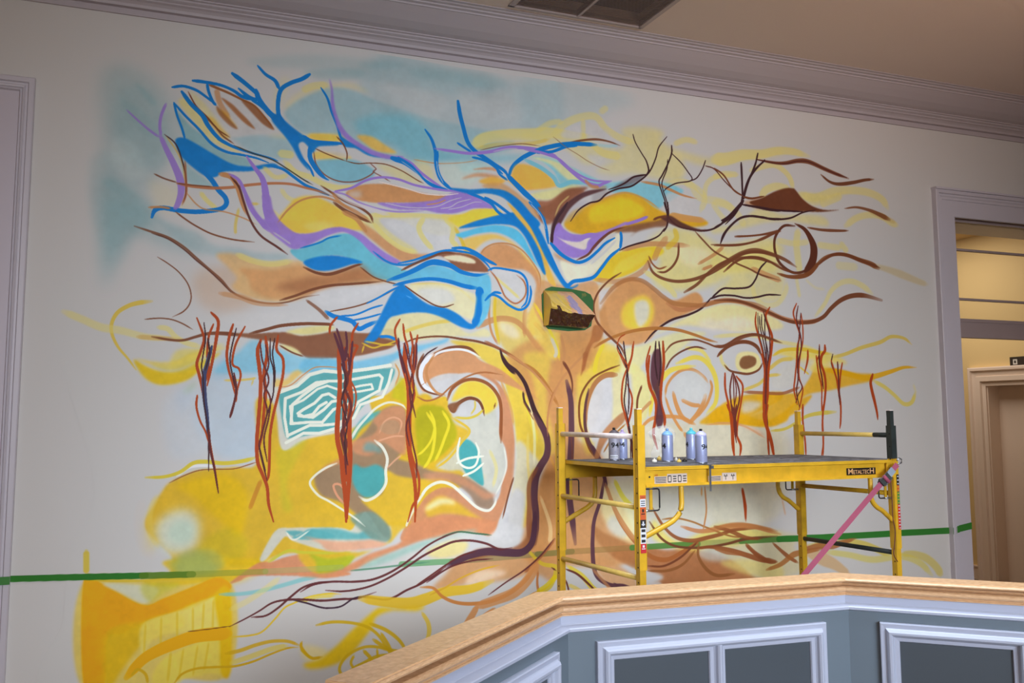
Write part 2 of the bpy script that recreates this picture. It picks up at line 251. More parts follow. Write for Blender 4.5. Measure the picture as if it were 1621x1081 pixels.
MURAL="""@0,0
2t (52,120,45) 10.5:10.5 1 .5 -100,3666 560,3650 920,3642
2t (90,125,40) 10.5:10.3 .9 .5 900,3643 1220,3634
2t (140,150,60) 10:9 .55 .8 1200,3635 1680,3616
2t (150,170,110) 9:9 .35 .8 1680,3616 2160,3590
2t (110,160,110) 9:9 .85 .6 2540,3570 2700,3561 2880,3552
2t (120,120,80) 9:8.5 .5 .6 2860,3553 3120,3532 3422,3506
2t (110,115,60) 8.5:8.5 .6 .6 3400,3508 3622,3490
2t (150,120,70) 8.5:8.5 .5 .8 3600,3492 4000,3466
2t (86,130,62) 8.5:8.5 .9 .6 4000,3466 4140,3458 4420,3442
2t (130,140,80) 8.5:8.5 .55 .6 4400,3442 4700,3424
2t (86,130,62) 8.5:8.5 .9 .6 4690,3424 4940,3412
2t (60,125,55) 8.5:9 1 .5 4930,3412 5116,3405 5364,3393 5684,3375 6040,3357
@130,80
0f T .48 26 130,150 330,110 560,290 640,560 540,700 470,810 400,900 350,960 440,1080 150,1080 120,860 180,780 130,560
0f T .5 20 130,800 200,820 420,960 500,1090 700,1200 760,1300 500,1240 380,1180 330,1160 200,1400 130,1500 120,1200
0f T .35 14 240,250 420,250 520,400 560,640 480,760 300,700 200,500
0f T .5 5 330,200 380,235 430,280 470,330 450,345 390,290
0f T .35 9 1050,60 1500,30 2200,100 2600,220 2500,300 2000,220 1500,130 1150,100
0f T .5 6 1420,130 1760,120 1760,175 1500,180
0f c .12 8 480,900 620,740 640,900 560,1000 420,960
0f y .35 8 1240,200 1310,170 1300,250 1220,420 1210,330
0f y .45 6 1290,380 1290,330 1380,260 1560,215 1720,210 1820,270 1640,240 1420,290
0f (132,176,184) .8 5 1290,380 1400,300 1560,240 1700,250 1900,330 2200,430 2600,520 2740,620 2300,690 1900,690 1700,560 1500,540 1390,520 1300,440
0f (132,176,184) .7 6 950,530 1150,540 1300,560 1340,660 1250,690 1100,660 1000,600
1f (128,172,176) .8 3 590,370 680,470 800,560 900,640 1040,680 1060,740 940,725 800,650 680,580 640,540
1f (128,172,176) .6 5 620,670 700,750 780,810 840,870 700,860 650,800
1f y .75 4 610,330 680,420 800,560 930,630 1020,660 930,600 840,520 740,400 680,310 640,300
1f W .9 3 690,270 830,350 900,300 830,230 960,290 1100,360 1210,500 1090,530 950,550 860,470 760,400
1f y .6 5 680,260 760,320 840,420 930,550 880,500 780,420
1s A 9 .7 4 850,250 870,330 930,430
1f G .6 4 780,420 830,430 880,490 935,545 890,560 820,480
1f G .6 4 850,370 910,390 940,430 985,495 900,430
1f (150,90,50) .75 2 850,350 900,400 985,495 940,480 870,410
1f (165,100,55) .85 2 880,300 950,340 1000,390 1050,440 1095,498 1030,460 960,390
1f (150,90,50) .85 2 1010,320 1060,330 1130,390 1215,500 1150,470 1080,400
1s (150,90,50) 5:3 .9 1.5 790,210 860,240 930,270 1010,310 1090,350 1170,440 1215,500
1s (120,62,40) 2.5 .9 1 670,260 720,350 790,420 860,500 935,550
2s n 3 .8 1 780,420 840,480 890,540 960,590
1f B 1 1.5 590,570 640,552 720,590 830,655 950,718 1060,735 1200,715 1240,735 1160,745 1060,765 900,768 850,800 790,800 700,740 620,660
2s B 5:5:4 1 .7 570,232 640,225 720,250 780,290 845,340
2s B 7:8:5 1 .7 630,260 690,340 760,410 800,480 870,560 960,610
2s B 6:5:7 1 .7 700,190 780,200 880,220 960,255 1010,290 1080,310
2s B 5 1 .7 790,210 800,260 825,320 845,345
2s B 8:7:6 1 .7 950,145 1010,190 1070,240 1110,280 1100,310 1050,290 990,240
2s B 8:10:18 1 .7 1100,250 1120,310 1180,390 1250,450 1310,520 1360,560
2s B 5 1 .7 1070,310 1130,350 1190,410 1250,480
2s B 4:6:7 1 .7 1110,95 1160,150 1220,190 1245,240
2s B 7 1 .7 1440,150 1390,180 1320,205 1260,245 1240,320 1245,410 1290,470
2f B 1 1 1240,400 1290,450 1350,500 1440,560 1530,580 1621,580 1621,600 1530,605 1490,612 1460,650 1440,620 1400,580 1370,600 1400,680 1440,760 1380,700 1330,610 1280,540 1200,440
2s B 7:6:3 1 .7 1440,610 1440,680 1470,740 1510,790 1560,820
2s B 4 1 .7 1340,590 1390,680 1440,740 1465,795
2s B 4 1 .7 580,330 600,410 630,490 650,560
2s B 4:5:3 1 .7 580,330 650,410 740,500 820,590 910,640 1010,660 1100,680 1180,710
2s B 6:4:2 1 .7 860,560 960,610 1080,650 1190,680 1240,700
2s B 5 1 .7 1180,725 1270,750 1340,800 1410,850 1480,880 1560,915
2s B 9:8:8 1 .7 760,760 820,820 860,880 905,930 912,970 880,1000 800,1015 700,1020 600,1010 510,995 460,1010 440,1055
1s B 2.5 .8 .8 850,790 830,790
2s d 2.5 .85 1 520,530 590,590 630,690 655,800 655,900 640,960
1s G 3 .5 2 530,540 600,640 640,740 650,880
2s (70,70,60) 2.5 .9 1 960,600 1080,650 1200,690 1300,750 1390,810 1460,850
2s P 3:4:5 .85 1.2 280,375 350,440 420,500 490,550
2s P 5:5 .9 1 530,335 500,410 490,480 500,540
2s P 7:13:7 .92 1 490,530 530,620 580,720 620,820 625,900 600,980 580,1000
2s (120,72,50) 3 .85 1.5 455,780 520,810 600,835
2s (185,115,75) 6:4 .9 1.5 600,840 700,858 830,870 950,865 1060,850 1200,840 1320,845 1420,870 1500,890 1600,930
2s n 2.5 .8 1 600,840 700,852 830,862
2s (175,100,60) 4 .7 1.5 650,700 655,800 658,900 630,980
2s A 4 .9 1.5 420,992 500,990 560,1000
1s y 8 .8 3 750,900 790,950 850,1000
2s A 2.5 .8 1 660,900 720,970 780,1005 900,1020 1020,1060 1100,1100
2s n 3 .9 1 590,1020 650,1065 720,1110 820,1160 950,1195 1090,1212
2s A 9:8:5 .95 1.5 870,780 940,800 980,860 1010,960 1040,1040
2s (105,55,45) 4 .95 .8 940,800 990,860 1020,950 1050,1040 1090,1120 1140,1180 1230,1240 1300,1290
2s P 5:7:10 1 .8 930,780 990,820 1030,900 1070,1000 1130,1080 1180,1140
2s P 4:12:13 1 .7 1040,670 1090,740 1140,810 1160,900 1165,1000 1190,1080 1240,1150
1s y 8 .6 3 1260,880 1300,930 1370,960
1s Y 5 .6 2 1050,970 1120,970
1s Y 5 .6 2 990,1000 970,1100 970,1160
1s y 8 .6 3 1180,1000 1230,1040 1260,1080
1f y .7 6 1180,540 1400,540 1621,530 1621,560 1400,560
1f (226,190,95) .9 3 1440,530 1540,530 1640,540 1660,570 1500,575
1f (226,190,95) .9 3 1480,640 1640,650 1700,690 1480,690
1f (120,178,192) .9 3 1480,700 1700,690 1850,760 1800,830 1640,840 1560,810 1500,750
1s y 14 .7 4 1250,650 1330,660
1s y 10 .8 4 1280,700 1350,770 1440,800 1540,850 1640,870 1750,860
1s y 8 .7 4 1150,740 1220,800 1300,790
@480,80
0f T .5 7 350,90 500,70 640,80 560,110 400,110
0f (150,178,182) .6 14 560,0 1000,130 1500,200 1621,180 1621,500 1300,520 1060,600 700,520 500,380 350,200
0f T .4 9 680,120 1100,130 1300,220 1100,240 900,200 750,180
0f W .5 14 500,200 900,300 850,430 600,330
0f W .5 14 1000,250 1300,300 1400,420 1100,480 1000,380
1f (120,180,192) .8 10 500,400 700,430 800,520 830,620 1100,660 1300,660 1430,670 1340,700 1180,710 900,715 700,690 560,600 380,540 330,450
1s A 2 .8 1 700,690 780,705 860,715 1000,710 1100,695
1f (226,180,85) .9 3 340,540 430,545 520,600 590,650 470,640 390,590
1f (228,188,90) .85 3 20,540 120,530 210,545 230,575 100,570
1s y 12 .6 4 0,250 60,225 150,215
2s B 3:5:4 1 .7 110,235 150,300 180,390 215,480 240,570
2f B 1 1 215,490 240,540 300,580 360,600 430,640 520,680 600,680 430,670 330,620 250,600
2f P 1 1 165,180 185,240 195,330 210,400 245,480 300,545 380,600 460,640 560,665 640,672 560,690 440,665 350,615 270,560 220,500 200,440 175,350 175,260
2s P 3:5:4 1 .7 600,670 680,710 740,770 820,830 880,870
2s B 10:4:5 1 .7 560,680 640,710 720,770 770,820 840,860 910,880
2s B 4:3:5 1 .7 600,675 680,725 740,790 790,840 850,870
2s W 1.5 .6 1 620,700 690,750 750,810
2s B 5 1 .7 0,540 50,570 130,580 260,590
2s n 2.5 .9 .8 210,545 250,590 275,650 272,700
2s n 2 .9 .8 75,620 150,655 270,700
2s (140,90,75) 2.5 .9 .8 65,640 80,720 140,790 230,828 330,828 420,790 460,750
2s B 7:6:3 1 .8 40,610 45,680 80,740 120,790 150,820
2s n 2 .85 .8 270,700 340,715 420,712 520,720 620,760 720,820 760,840
2s (140,90,75) 2 .85 .8 420,712 460,750 440,765 500,800 550,830
1f W .8 3 260,610 280,680 180,660 110,625
1f y .6 6 460,720 620,750 750,840 640,830 540,780
1f y .5 6 700,700 800,720 830,830 760,790
1f (190,205,190) .7 8 880,720 1100,720 1150,780 1050,860 950,850 880,800
2s B 4:7:5 1 .7 770,500 810,560 835,640 840,720 860,800 900,850 940,880
2s B 4 1 .7 850,640 848,740 880,820 930,870
2s W 1.3 .8 .5 843,700 852,770 885,840
2s B 7:7:5 1 .7 978,320 990,400 1010,480 1040,580 1090,640 1150,680 1210,720 1270,760 1300,800
2s B 4 1 .7 975,585 1020,615 1060,640
2s B 4 1 .7 1070,675 1130,690 1190,720 1260,780
2s B 5:7:7 1 .7 1300,800 1320,740 1370,690 1440,650 1530,615 1621,600
2s B 3 1 .7 1480,650 1560,640 1621,625
2s B 4 1 .7 1220,730 1240,780 1290,820
2s P 4:6:5 1 1 830,620 930,635 1050,650 1180,640 1290,615 1390,615 1500,630 1580,660 1621,690
2s W 1.5 .7 1 1200,640 1290,622 1360,620
2s n 1.5 .7 .8 1120,630 1240,605 1380,590 1500,605
1s y 18:20:14 .8 5 1080,600 1150,555 1300,535 1450,530 1560,520 1700,540 1900,570
1s Y 6 .5 3 1100,620 1250,590 1450,585 1560,560
1s y 9 .6 5 1480,510 1560,460 1640,450
1f W .5 5 1150,570 1350,560 1480,570 1300,585
1f (170,205,200) .7 5 1000,720 1180,720 1240,740 1120,760 1010,770
1f (205,150,110) .9 3 1000,815 1080,780 1160,780 1250,800 1200,810 1100,800
1f (205,150,110) .9 2 1070,755 1150,740 1220,745 1240,765 1150,755
2f (228,172,75) .95 3 1110,830 1200,800 1300,830 1350,870 1430,885 1600,860 1560,800 1500,750 1400,720 1340,730 1310,800 1290,820 1220,860
2f (200,150,100) .8 3 1130,860 1250,840 1340,890 1400,940 1500,1000 1460,1080 1400,1000 1300,920
1f (130,188,198) .9 3 1430,680 1560,680 1700,740 1900,830 2030,830 1900,880 1760,850 1650,870 1590,790 1500,720
1f (220,210,150) .9 3 1440,680 1560,720 1640,790 1700,830 1780,820 1700,750 1560,690
1s W 5 .7 2 1430,680 1520,720 1600,790
2s (120,185,198) 7 .9 1.5 1400,690 1500,740 1580,800 1620,855 1700,830 1780,840
1f (212,205,140) .9 4 1440,910 1560,880 1700,850 1760,870 1650,920 1560,950 1470,940
1f (160,100,72) .95 3 1450,960 1560,950 1680,880 1780,890 1690,960 1640,1020 1600,1060 1560,1100 1500,1080
1f (203,143,92) 1 2 270,900 340,860 430,845 560,850 660,880 800,910 920,920 860,960 640,965 470,965 350,950 290,935
1f W .7 6 280,900 360,890 360,930 310,930
2f P 1 1.5 470,965 640,965 780,955 860,940 950,900 1050,905 1200,985 1210,1000 1080,1000 960,1030 860,1030 760,1010 640,1010 560,1000
2s W 1.5 .8 .6 520,965 640,990 760,995 850,985 930,950 1000,930
2s W 1.5 .8 .6 870,1000 930,990 980,960 1060,940
2s W 1.3 .8 .6 920,1005 1000,990 1080,960 1130,960
2s (203,143,92) 2 .9 .6 780,975 850,965 900,945
2s (220,205,195) 2 .9 .6 480,830 560,850 660,875 760,905 880,915 980,905
2s P 4:4 1 .7 200,890 300,870 400,820 500,802 600,815 700,850 800,870 900,885 1000,890 1060,905
2s P 3 .8 .8 180,895 260,910 350,960 470,1000 600,1020 760,1015
2s n 3:5:4 .9 1 110,855 180,900 260,950 350,990 420,1040 440,1090
2s A 5:7 .8 1.5 180,900 240,970 330,1020 420,1080
2s (205,195,195) 5:8 .7 2 200,905 300,960 420,1000 540,1040
1f (230,195,80) .95 2 880,1040 1000,1040 1080,1005 1200,1000 1260,1030 1200,1060 1100,1080 980,1110 900,1080
1s y 8 .8 3 420,1040 600,1040 850,1050 1000,1060
2f B 1 1.2 910,870 1050,880 1180,875 1280,890 1370,950 1440,1030 1500,1100 1440,1140 1400,1080 1340,1000 1260,930 1160,905 1060,910
2s B 5:5:5 1 .7 1040,900 1120,930 1190,970 1230,1020 1290,1060 1350,1090
2s B 5 1 .7 1150,930 1220,970 1300,1030 1340,1060
2s B 8:10:9 1 .8 1290,790 1350,850 1420,920 1480,980 1530,1080
2s W 1.5 .7 .5 1380,910 1450,970 1490,1040
@830,80
0f (150,178,182) .4 16 0,150 300,200 600,260 700,330 500,400 300,450 0,480
0f y .75 7 620,500 760,485 880,520 860,560 900,600 1000,640 1150,680 1280,680 1500,645 1621,630 1621,660 1400,690 1200,720 1100,720 1000,690 1020,760 950,830 700,780 560,790 450,760 560,700 620,620 640,580
0f y .7 7 0,520 180,540 330,560 560,620 620,650 500,700 380,720 250,620 120,640 0,590
1s y 12 .6 4 180,530 260,460 360,420 450,420 520,500 620,560 700,580
1s y 10 .5 4 480,390 520,360
1s y 8 .5 4 370,440 370,540
1f W .8 4 230,530 290,490 350,490 350,560 260,560
1f W .8 4 410,500 500,500 560,570 500,590 400,570
1f W .8 4 400,660 520,680 480,720 420,700
1s y 10:14 .7 4 430,600 500,650 600,670
1s y 9 .6 4 950,590 1020,565 1090,580
1s y 10 .5 3 860,860 1000,830 1100,880 1140,940 1110,1020
1s y 12 .45 4 1020,840 1060,860 1110,930 1250,960 1330,1010
1s y 8 .55 3 1140,930 1150,850 1210,800 1330,790
1s y 9 .5 4 1190,970 1240,1040 1280,1080
2s n 3:4:2 .85 1 260,590 350,570 450,562 530,575 605,602
2s B 6:7:7 1 .8 0,670 60,640 120,620 200,600 290,590 380,592 455,597
2s B 4:5:3 1 .7 90,640 170,640 260,610 330,605
2s (150,195,205) 5 .5 2 460,597 530,605 590,600
2s P 5:4:3 1 .8 0,625 80,640 150,660 220,690 290,750 370,800 450,825 550,825
2s P 4:6:4 1 1 200,680 300,770 380,830 460,855 500,840 550,825
2s A 5 .8 1 380,820 420,855 470,865
1f A .7 3 400,850 520,860 480,880 430,875
2s (150,110,80) 1.5 .7 .8 180,545 260,610 340,660 400,700 480,740 540,760
1f (120,185,198) .9 3 540,880 600,840 700,840 800,830 900,840 980,870 1000,900 880,980 830,1000 740,940 640,900 560,900
1f W .8 4 920,900 1060,940 1080,1020 1000,1040 920,1000 880,960
2s A 4:5:2 .9 1 740,830 850,850 920,880 1000,915 1090,938
1f G .97 2 400,980 520,930 640,900 740,930 820,990 900,1030 1000,1050 1150,1080 1140,1110 1000,1120 900,1080 760,1120 600,1140 480,1170 380,1170 280,1140 250,1090 300,1020
1f (235,205,70) .7 5 420,1000 560,940 660,940 760,1000 700,1060 560,1080 420,1090
2s (205,150,80) 3 .8 2 400,980 520,930 640,900 760,940 850,1000
2f (150,95,68) .95 3 250,890 320,870 400,870 300,930 230,1000 190,1080 130,1060 80,1000 160,970
2s (210,190,120) 3 .6 1 280,920 220,980 190,1060
2f (95,55,55) .95 1 180,1080 230,1000 300,940 380,895 460,880 520,878 430,910 360,940 290,1000 240,1080 200,1150 170,1150
1f (150,140,140) .5 4 440,900 540,890 480,950 430,960
2f (110,105,110) .8 2 560,870 640,820 700,795 760,790 720,830 650,860
2s d 2:2:4 1 .5 685,530 700,580 740,650 770,700 785,760 770,790
2s d 2:3:2.5 1 .5 900,545 850,610 830,680 800,750 770,790 720,830 670,860 590,875 520,905 470,950 410,965 340,1010 290,1080
2s d 3:3:2 1 .5 770,785 690,800 640,835 590,860 530,880
2s d 3:2.5:2 1 .5 930,600 930,650 905,720 870,790 850,830 870,900 890,960 905,1040 905,1080
2s d 2 1 .5 905,690 900,750 870,830 875,880 900,960 912,1050
2s d 2 1 .5 930,650 990,710 1035,770 1060,810 1040,828 960,840 900,870 882,890
2s d 2 1 .5 1145,695 1125,750 1090,805 1050,825
2s (105,55,45) 2 1 .6 1145,730 1200,750 1260,820 1310,870 1370,915
2s d 3 1 .5 1370,710 1375,800 1380,900 1375,940
2s d 2:3:4 1 .5 1478,650 1465,700 1440,770 1410,850 1390,920 1385,940
2s d 2:4 1 .5 1520,690 1450,770 1415,830 1390,900
2s d 5:3 1 .5 1385,950 1340,1000 1290,1050 1250,1075
2s d 2 1 .5 1380,960 1330,1040 1270,1100
2s n 2.5 1 .6 1390,930 1440,938 1515,922
@1130,160
1s y 22:14:10 .75 4 0,370 80,365 180,340 300,335 400,315 500,320 600,350
1s y 9 .7 3 230,440 300,415 380,405 440,440 480,490 500,560
1s y 9 .6 3 0,480 60,460 150,465
1s y 12 .7 4 300,600 330,560 400,540 480,560
1s y 12 .65 4 540,590 640,610 760,570 880,565 980,580 1060,620 1100,680
1s y 12 .6 4 680,650 800,600
1f y .7 5 540,580 700,590 860,570 700,640 640,660 580,640
1f y .65 5 280,680 440,720 600,720 700,740 720,790 600,780 470,760 320,770 200,800 0,840 0,800 150,780
1s y 10 .65 4 830,790 900,740 980,720 1060,730 1120,770 1160,785
1s y 12 .5 4 0,640 80,660 150,720 190,790
1s y 10 .6 4 660,910 800,930
1s y 10 .6 4 800,900 840,950
1s y 12 .4 4 780,1040 900,1050
0f (222,208,130) .85 6 0,930 130,900 300,870 380,880 400,960 380,1080 200,1080 0,1080
1s y 12 .65 4 530,820 520,900 530,1000 540,1080
1s y 9 .55 4 400,880 500,900 600,890
1f A .7 4 190,640 330,620 300,680 240,670
1f (115,62,38) 1 1.5 225,640 300,615 380,575 450,553 500,553 520,570 560,620 620,665 700,690 790,690 680,702 580,700 440,698 320,690 260,665
2s n 3:8:5 .9 1.5 270,370 380,390 450,392 530,378 600,385 700,430 770,460 850,490
2s (105,55,45) 2.5 1 .6 270,370 380,392 450,395 530,380 600,385 700,430 770,460 840,485
2s (120,70,45) 3:6:4 .95 1 675,465 730,510 790,525 880,515 950,500 1010,495
2s (130,75,45) 2:5:9 .85 1.5 825,680 900,672 980,690 1040,715 1110,750
1s (190,160,95) 4:10:6 .4 4 980,700 1060,730 1150,770
2s d 4:3 1 .6 170,390 175,500 178,600 170,640
2s n 3 1 .6 0,425 60,470 120,560 180,600
2s d 3 1 .6 275,330 260,400 235,460 200,540 180,620
2s d 3 1 .6 320,375 250,440 210,510 185,590
2s d 5:4 1 .6 180,640 130,700 80,745 45,755
2s d 2.5 1 .6 175,650 100,740 0,800
2s d 3 1 .6 180,655 280,670 400,690 560,700
2s n 3 1 .6 185,605 240,615 310,603
2s d 2:4:2 1 .6 40,900 80,820 150,750 220,728 300,735 380,748 480,740 560,705 640,690
2s n 2.5 .9 .8 130,860 260,850 360,830 410,815
2s n 3 .95 .8 0,915 150,912 250,890 320,860 400,825 430,800
2s (105,55,38) 4:5:4 .95 .8 510,790 440,790 390,850 380,920 400,1000 440,1050 500,1085 560,1080 600,1050
2s (105,55,38) 3:14:15 1 .8 510,775 570,810 610,870 630,930 625,1000 600,1060 580,1090
2s n 3:5:3 .9 1 590,800 680,815 780,820 850,820
2s (140,85,50) 4:6:10 .9 1 640,1040 700,990 770,970 840,975 920,1005 990,1030 1040,1060
1s (190,165,100) 5:12:7 .42 5 970,1030 1080,1060 1180,1095 1290,1140 1350,1160
2s n 5:8:5 .85 1.5 0,1060 100,1000 180,960 260,945 350,965 440,1000 520,1050
2s n 4 .95 .8 60,1080 130,1020 200,990 280,990 350,1015 440,1065 560,1100
@130,320
0f (140,170,172) .6 6 440,90 600,150 740,200 830,270 1000,290 1100,320 1300,330 1280,370 1150,370 1000,350 850,340 700,300 560,200
0f T .45 20 150,0 400,20 420,120 320,200 250,330 140,420 120,200
0f A .4 16 700,480 800,420 1000,420 1100,620 900,700 750,640
1f (210,170,115) .9 5 850,330 1000,330 1150,380 1380,370 1400,400 1500,460 1621,440 1800,400 2080,470 1800,520 1621,520 1480,560 1350,620 1180,630 1050,600 950,540 980,480 930,420
1f (205,145,95) .7 5 1000,420 1200,430 1400,400 1600,450 1900,420 2050,480 1700,500 1400,600 1200,610 1080,560 1050,480
1s y 10 .7 4 980,330 1080,370 1200,390 1330,370
2s n 4:4:2.5 .8 1.5 330,150 420,180 540,220 640,280 720,350 800,420 880,490 940,560 1010,600 1100,628 1200,640 1300,630 1400,600 1500,585
2s (105,60,45) 2.5 .9 .8 440,195 540,230 640,295 720,365 800,430 880,505 940,570
2s A 8:10:5 .6 3 870,575 1000,600 1120,640 1300,650
2s n 2:2.5 .9 .8 475,345 540,385 610,440 665,510 688,580 680,640 640,690 570,725
2s n 2.5 .85 .8 395,740 480,733 560,740 630,765 700,805
1s Y 3:6:9 .8 1.5 340,1060 290,990 230,920 190,840 185,770 220,700 290,655 360,635 440,625
1s y 12:14:10 .6 5 -120,690 0,740 120,790 240,810 400,850 560,860
1s (200,160,90) 8 .6 3 350,850 500,860 640,870
1s y 9 .7 3 480,790 540,800 590,850 660,890 750,910
2s n 4:5:8 .9 1.5 440,850 560,870 640,872 720,850 800,830 900,830 1000,840
1f (140,88,60) 1 2 840,820 1000,830 1120,830 1200,825 1300,825 1380,845 1500,835 1621,815 1800,830 1960,800 2000,870 1960,920 1850,950 1760,970 1621,985 1440,990 1350,930 1240,890 1120,870 1000,850
1f y .85 3 1290,820 1420,790 1560,780 1600,800 1500,830 1400,840
2s n 5:6:5 .95 .8 1060,830 1160,805 1260,780 1400,768 1540,770 1590,775
1f (232,228,222) .5 6 900,720 1300,700 1530,720 1400,770 1100,810 960,790
2s n 5:7 .7 2 1420,620 1500,680 1560,740
1f y .8 3 1250,900 1340,920 1390,970 1300,940
2s n 3 .9 .8 1250,905 1330,950 1400,975
1f (125,185,205) .8 5 980,960 1060,880 1130,880 1180,930 1250,930 1400,980 1640,1000 1640,1080 1500,1040 1360,1080 1200,1080 1000,1080 840,1080 900,1000
@480,320
1f (226,188,75) .95 3 -165,110 -110,40 -60,-15 0,-38 70,-38 130,-15 200,20 260,60 340,110 400,170 350,180 260,170 150,170 50,200 -60,200 -200,200
1f (232,205,120) .6 4 0,150 120,120 200,150 100,190
2f P 1 1.2 -262,-40 -212,-40 -190,50 -140,125 -60,188 0,200 80,190 160,165 240,158 320,180 380,210 440,260 520,320 620,380 580,395 500,370 420,310 350,240 260,190 160,210 60,260 -10,288 -70,295 -150,240 -220,185 -290,115 -345,40 -375,-40 -350,-40 -300,55 -250,110 -238,50
2s W 3 .6 1 -190,190 -130,230 -80,265
1f (105,180,195) 1 2 -80,300 0,290 120,240 230,200 340,215 420,300 520,370 620,420 680,450 600,480 500,490 420,460 350,400 260,345 140,340 20,380 -60,340
2s B 3 .9 .8 -20,290 100,255 160,225 240,210
2s B 3:4:3 .9 .8 440,310 520,370 600,395 700,385 800,340 900,310
2f B 1 1 0,380 80,348 180,338 280,350 375,380 300,395 220,420 140,435 60,425
2s n 4:6:3 .95 1 0,410 80,445 160,455 250,430 330,400 375,390
1f (165,108,72) .75 9 -180,540 0,480 160,460 300,410 380,400 440,470 520,490 400,510 200,530 60,560 0,580
2s n 4:5:4 .9 1 -150,620 -50,590 60,550 180,525 320,515 500,500
2s n 2.5 .9 .8 360,410 440,470 520,500 600,520
1f (235,232,228) .7 4 100,560 300,530 480,520 600,530 500,560 300,640 150,660 60,620
1f (203,143,92) .9 3 340,110 430,160 520,230 620,290 720,325 800,330 740,360 640,380 560,340 460,260 380,190
2s n 5:7:4 .9 1.2 190,0 260,50 340,90 430,130
2s A 9:8:4 .8 1.5 250,60 330,100 380,160 400,190
1f y .7 3 330,90 500,80 700,90 900,90 960,120 940,200 800,200 600,110 480,110 560,200 700,290 720,320 600,280 450,180
1f (236,234,230) .85 4 520,130 700,100 900,120 940,200 980,260 900,300 780,310 640,220
1s y 9 .8 3 760,100 730,160 760,230 820,300
1s y 9 .8 3 900,110 950,160 940,240 980,280
1s y 8 .8 3 440,130 520,220 620,290 720,320
1f (235,200,80) .9 3 920,100 1080,60 1200,50 1240,80 1100,120 990,165 960,140
2s Y 6 .8 3 960,160 1000,240 1040,330 1080,370
2f B 1 1.2 985,165 1060,130 1160,100 1270,75 1360,70 1440,150 1500,250 1540,400 1530,460 1490,400 1440,290 1390,200 1330,150 1220,140 1100,155
2f (95,185,215) 1 1.5 965,205 1040,180 1130,155 1230,145 1330,165 1390,215 1430,290 1480,390 1510,430 1450,370 1380,280 1300,220 1210,190 1100,200 1010,225
1f (228,185,90) .9 3 1010,240 1120,210 1220,205 1320,250 1400,330 1460,400 1500,460 1530,560 1480,460 1400,380 1340,280 1240,235 1150,250 1060,320 1010,290
2f (206,148,100) 1 2.5 1120,320 1180,275 1260,260 1340,290 1420,370 1480,440 1500,520 1490,570 1460,480 1400,430 1300,420 1200,400 1150,360
2s A 2.5 .9 .8 1120,330 1150,290 1210,262 1300,262 1380,300 1450,380 1495,460 1500,540
2f (228,178,85) 1 1.5 1290,0 1350,50 1410,120 1470,200 1520,300 1560,420 1600,530 1550,500 1530,430 1500,320 1450,220 1400,150 1340,80
2f B 1 1 1320,0 1420,60 1490,160 1540,260 1600,400 1680,530 1740,520 1720,540 1660,545 1560,400 1500,280 1440,160 1380,70
2s B 5 1 .7 1430,0 1490,60 1530,140 1550,260
2s W 1.5 .8 .5 1440,10 1500,80 1535,170
2s B 4:6:5 1 .7 940,290 1020,290 1090,320 1160,365 1220,395
2s B 3:4:3 1 .7 600,385 700,365 800,330 900,305 990,310 1080,330 1150,380 1190,430
2f (145,92,65) 1 1.5 780,360 850,330 930,318 1020,325 1100,350 1160,410 1170,440 1080,440 1000,430 940,400 920,370 860,340
2f (228,215,180) 1 1.5 890,345 980,335 1060,355 1090,375 1080,390 1000,380 920,365
2s n 4 .9 .8 620,430 700,390 800,350 880,320 960,320
2f (105,180,205) 1 1.5 560,500 640,470 740,420 850,400 950,430 1060,470 1170,460 1190,560 1170,620 1120,560 1040,540 940,500 820,480 700,490
2s B 6:10:4 1 .8 530,495 620,465 700,430 790,385 850,380 930,400 1000,440 1090,460 1170,450
2s B 5:6:8 1 .8 570,525 650,505 730,490 820,485 920,500 1020,530 1110,545
2s B 15:14:12 1 .8 1115,550 1115,620 1105,700 1080,780
2f (105,180,205) 1 1.5 1130,590 1170,570 1185,620 1170,700 1130,770 1100,790 1130,700
2f (222,212,165) .9 3 660,530 760,515 880,515 1000,550 1090,590 1090,660 1070,740 1000,720 900,670 820,640 740,590
2f (238,236,232) .8 4 720,560 820,540 920,560 960,620 880,650 800,630
1s Y 4 .7 2 680,520 820,515 920,530 1000,560 1050,600 1090,640
2f B 1 1 620,515 660,545 720,600 800,650 900,670 980,710 1060,770 1120,740 1080,800 1000,790 880,730 780,700 680,700 600,715 540,740 480,850 430,890 385,885 420,830 470,750 520,650 560,580
2s (90,165,220) 2 .8 1 650,590 690,610
2s n 2.5 1 .6 645,530 700,570 760,610 830,650 890,662 950,645
1s n 2.5 .9 .7 600,535 520,580 440,620 360,650 280,670 170,690
2s B 3 1 .6 600,535 540,565 480,600 400,640
2s B 3 1 .6 230,720 330,710 430,670 500,650
2s B 3 1 .6 300,750 400,730 490,705
2s B 7:8:7 1 .8 140,690 190,720 250,735 310,755 350,800 400,780 470,750
1f (238,235,230) .6 4 230,730 450,690 430,720 330,745
1f (214,203,150) .9 3 540,740 640,705 780,700 880,720 980,790 1050,830 1150,800 1180,850 1000,850 850,860 640,880 480,840
1s Y 6 .6 3 640,820 720,790 840,760 940,750
2s B 5 1 .8 480,850 540,850 590,870
2s Y 3 .8 1 370,890 440,920 500,905 580,900
2s Y 3 .8 1 390,880 450,890 520,900 600,870
2s Y 3 .8 1 370,950 385,900
2f (115,180,205) .9 3 300,1010 420,990 560,960 640,920 760,900 850,880 920,860 900,890 800,920 700,960 600,990 500,1040 300,1060 0,1080 0,1000 150,990
2s B 3:4:3 1 .7 1170,430 1210,415 1290,425 1370,445 1410,490 1420,560 1410,630 1380,665
2s B 4:4:4 1 .7 1150,620 1190,585 1240,600 1300,650 1370,680 1420,650 1440,580 1435,530
2s B 4 1 .7 1170,600 1210,570 1250,575
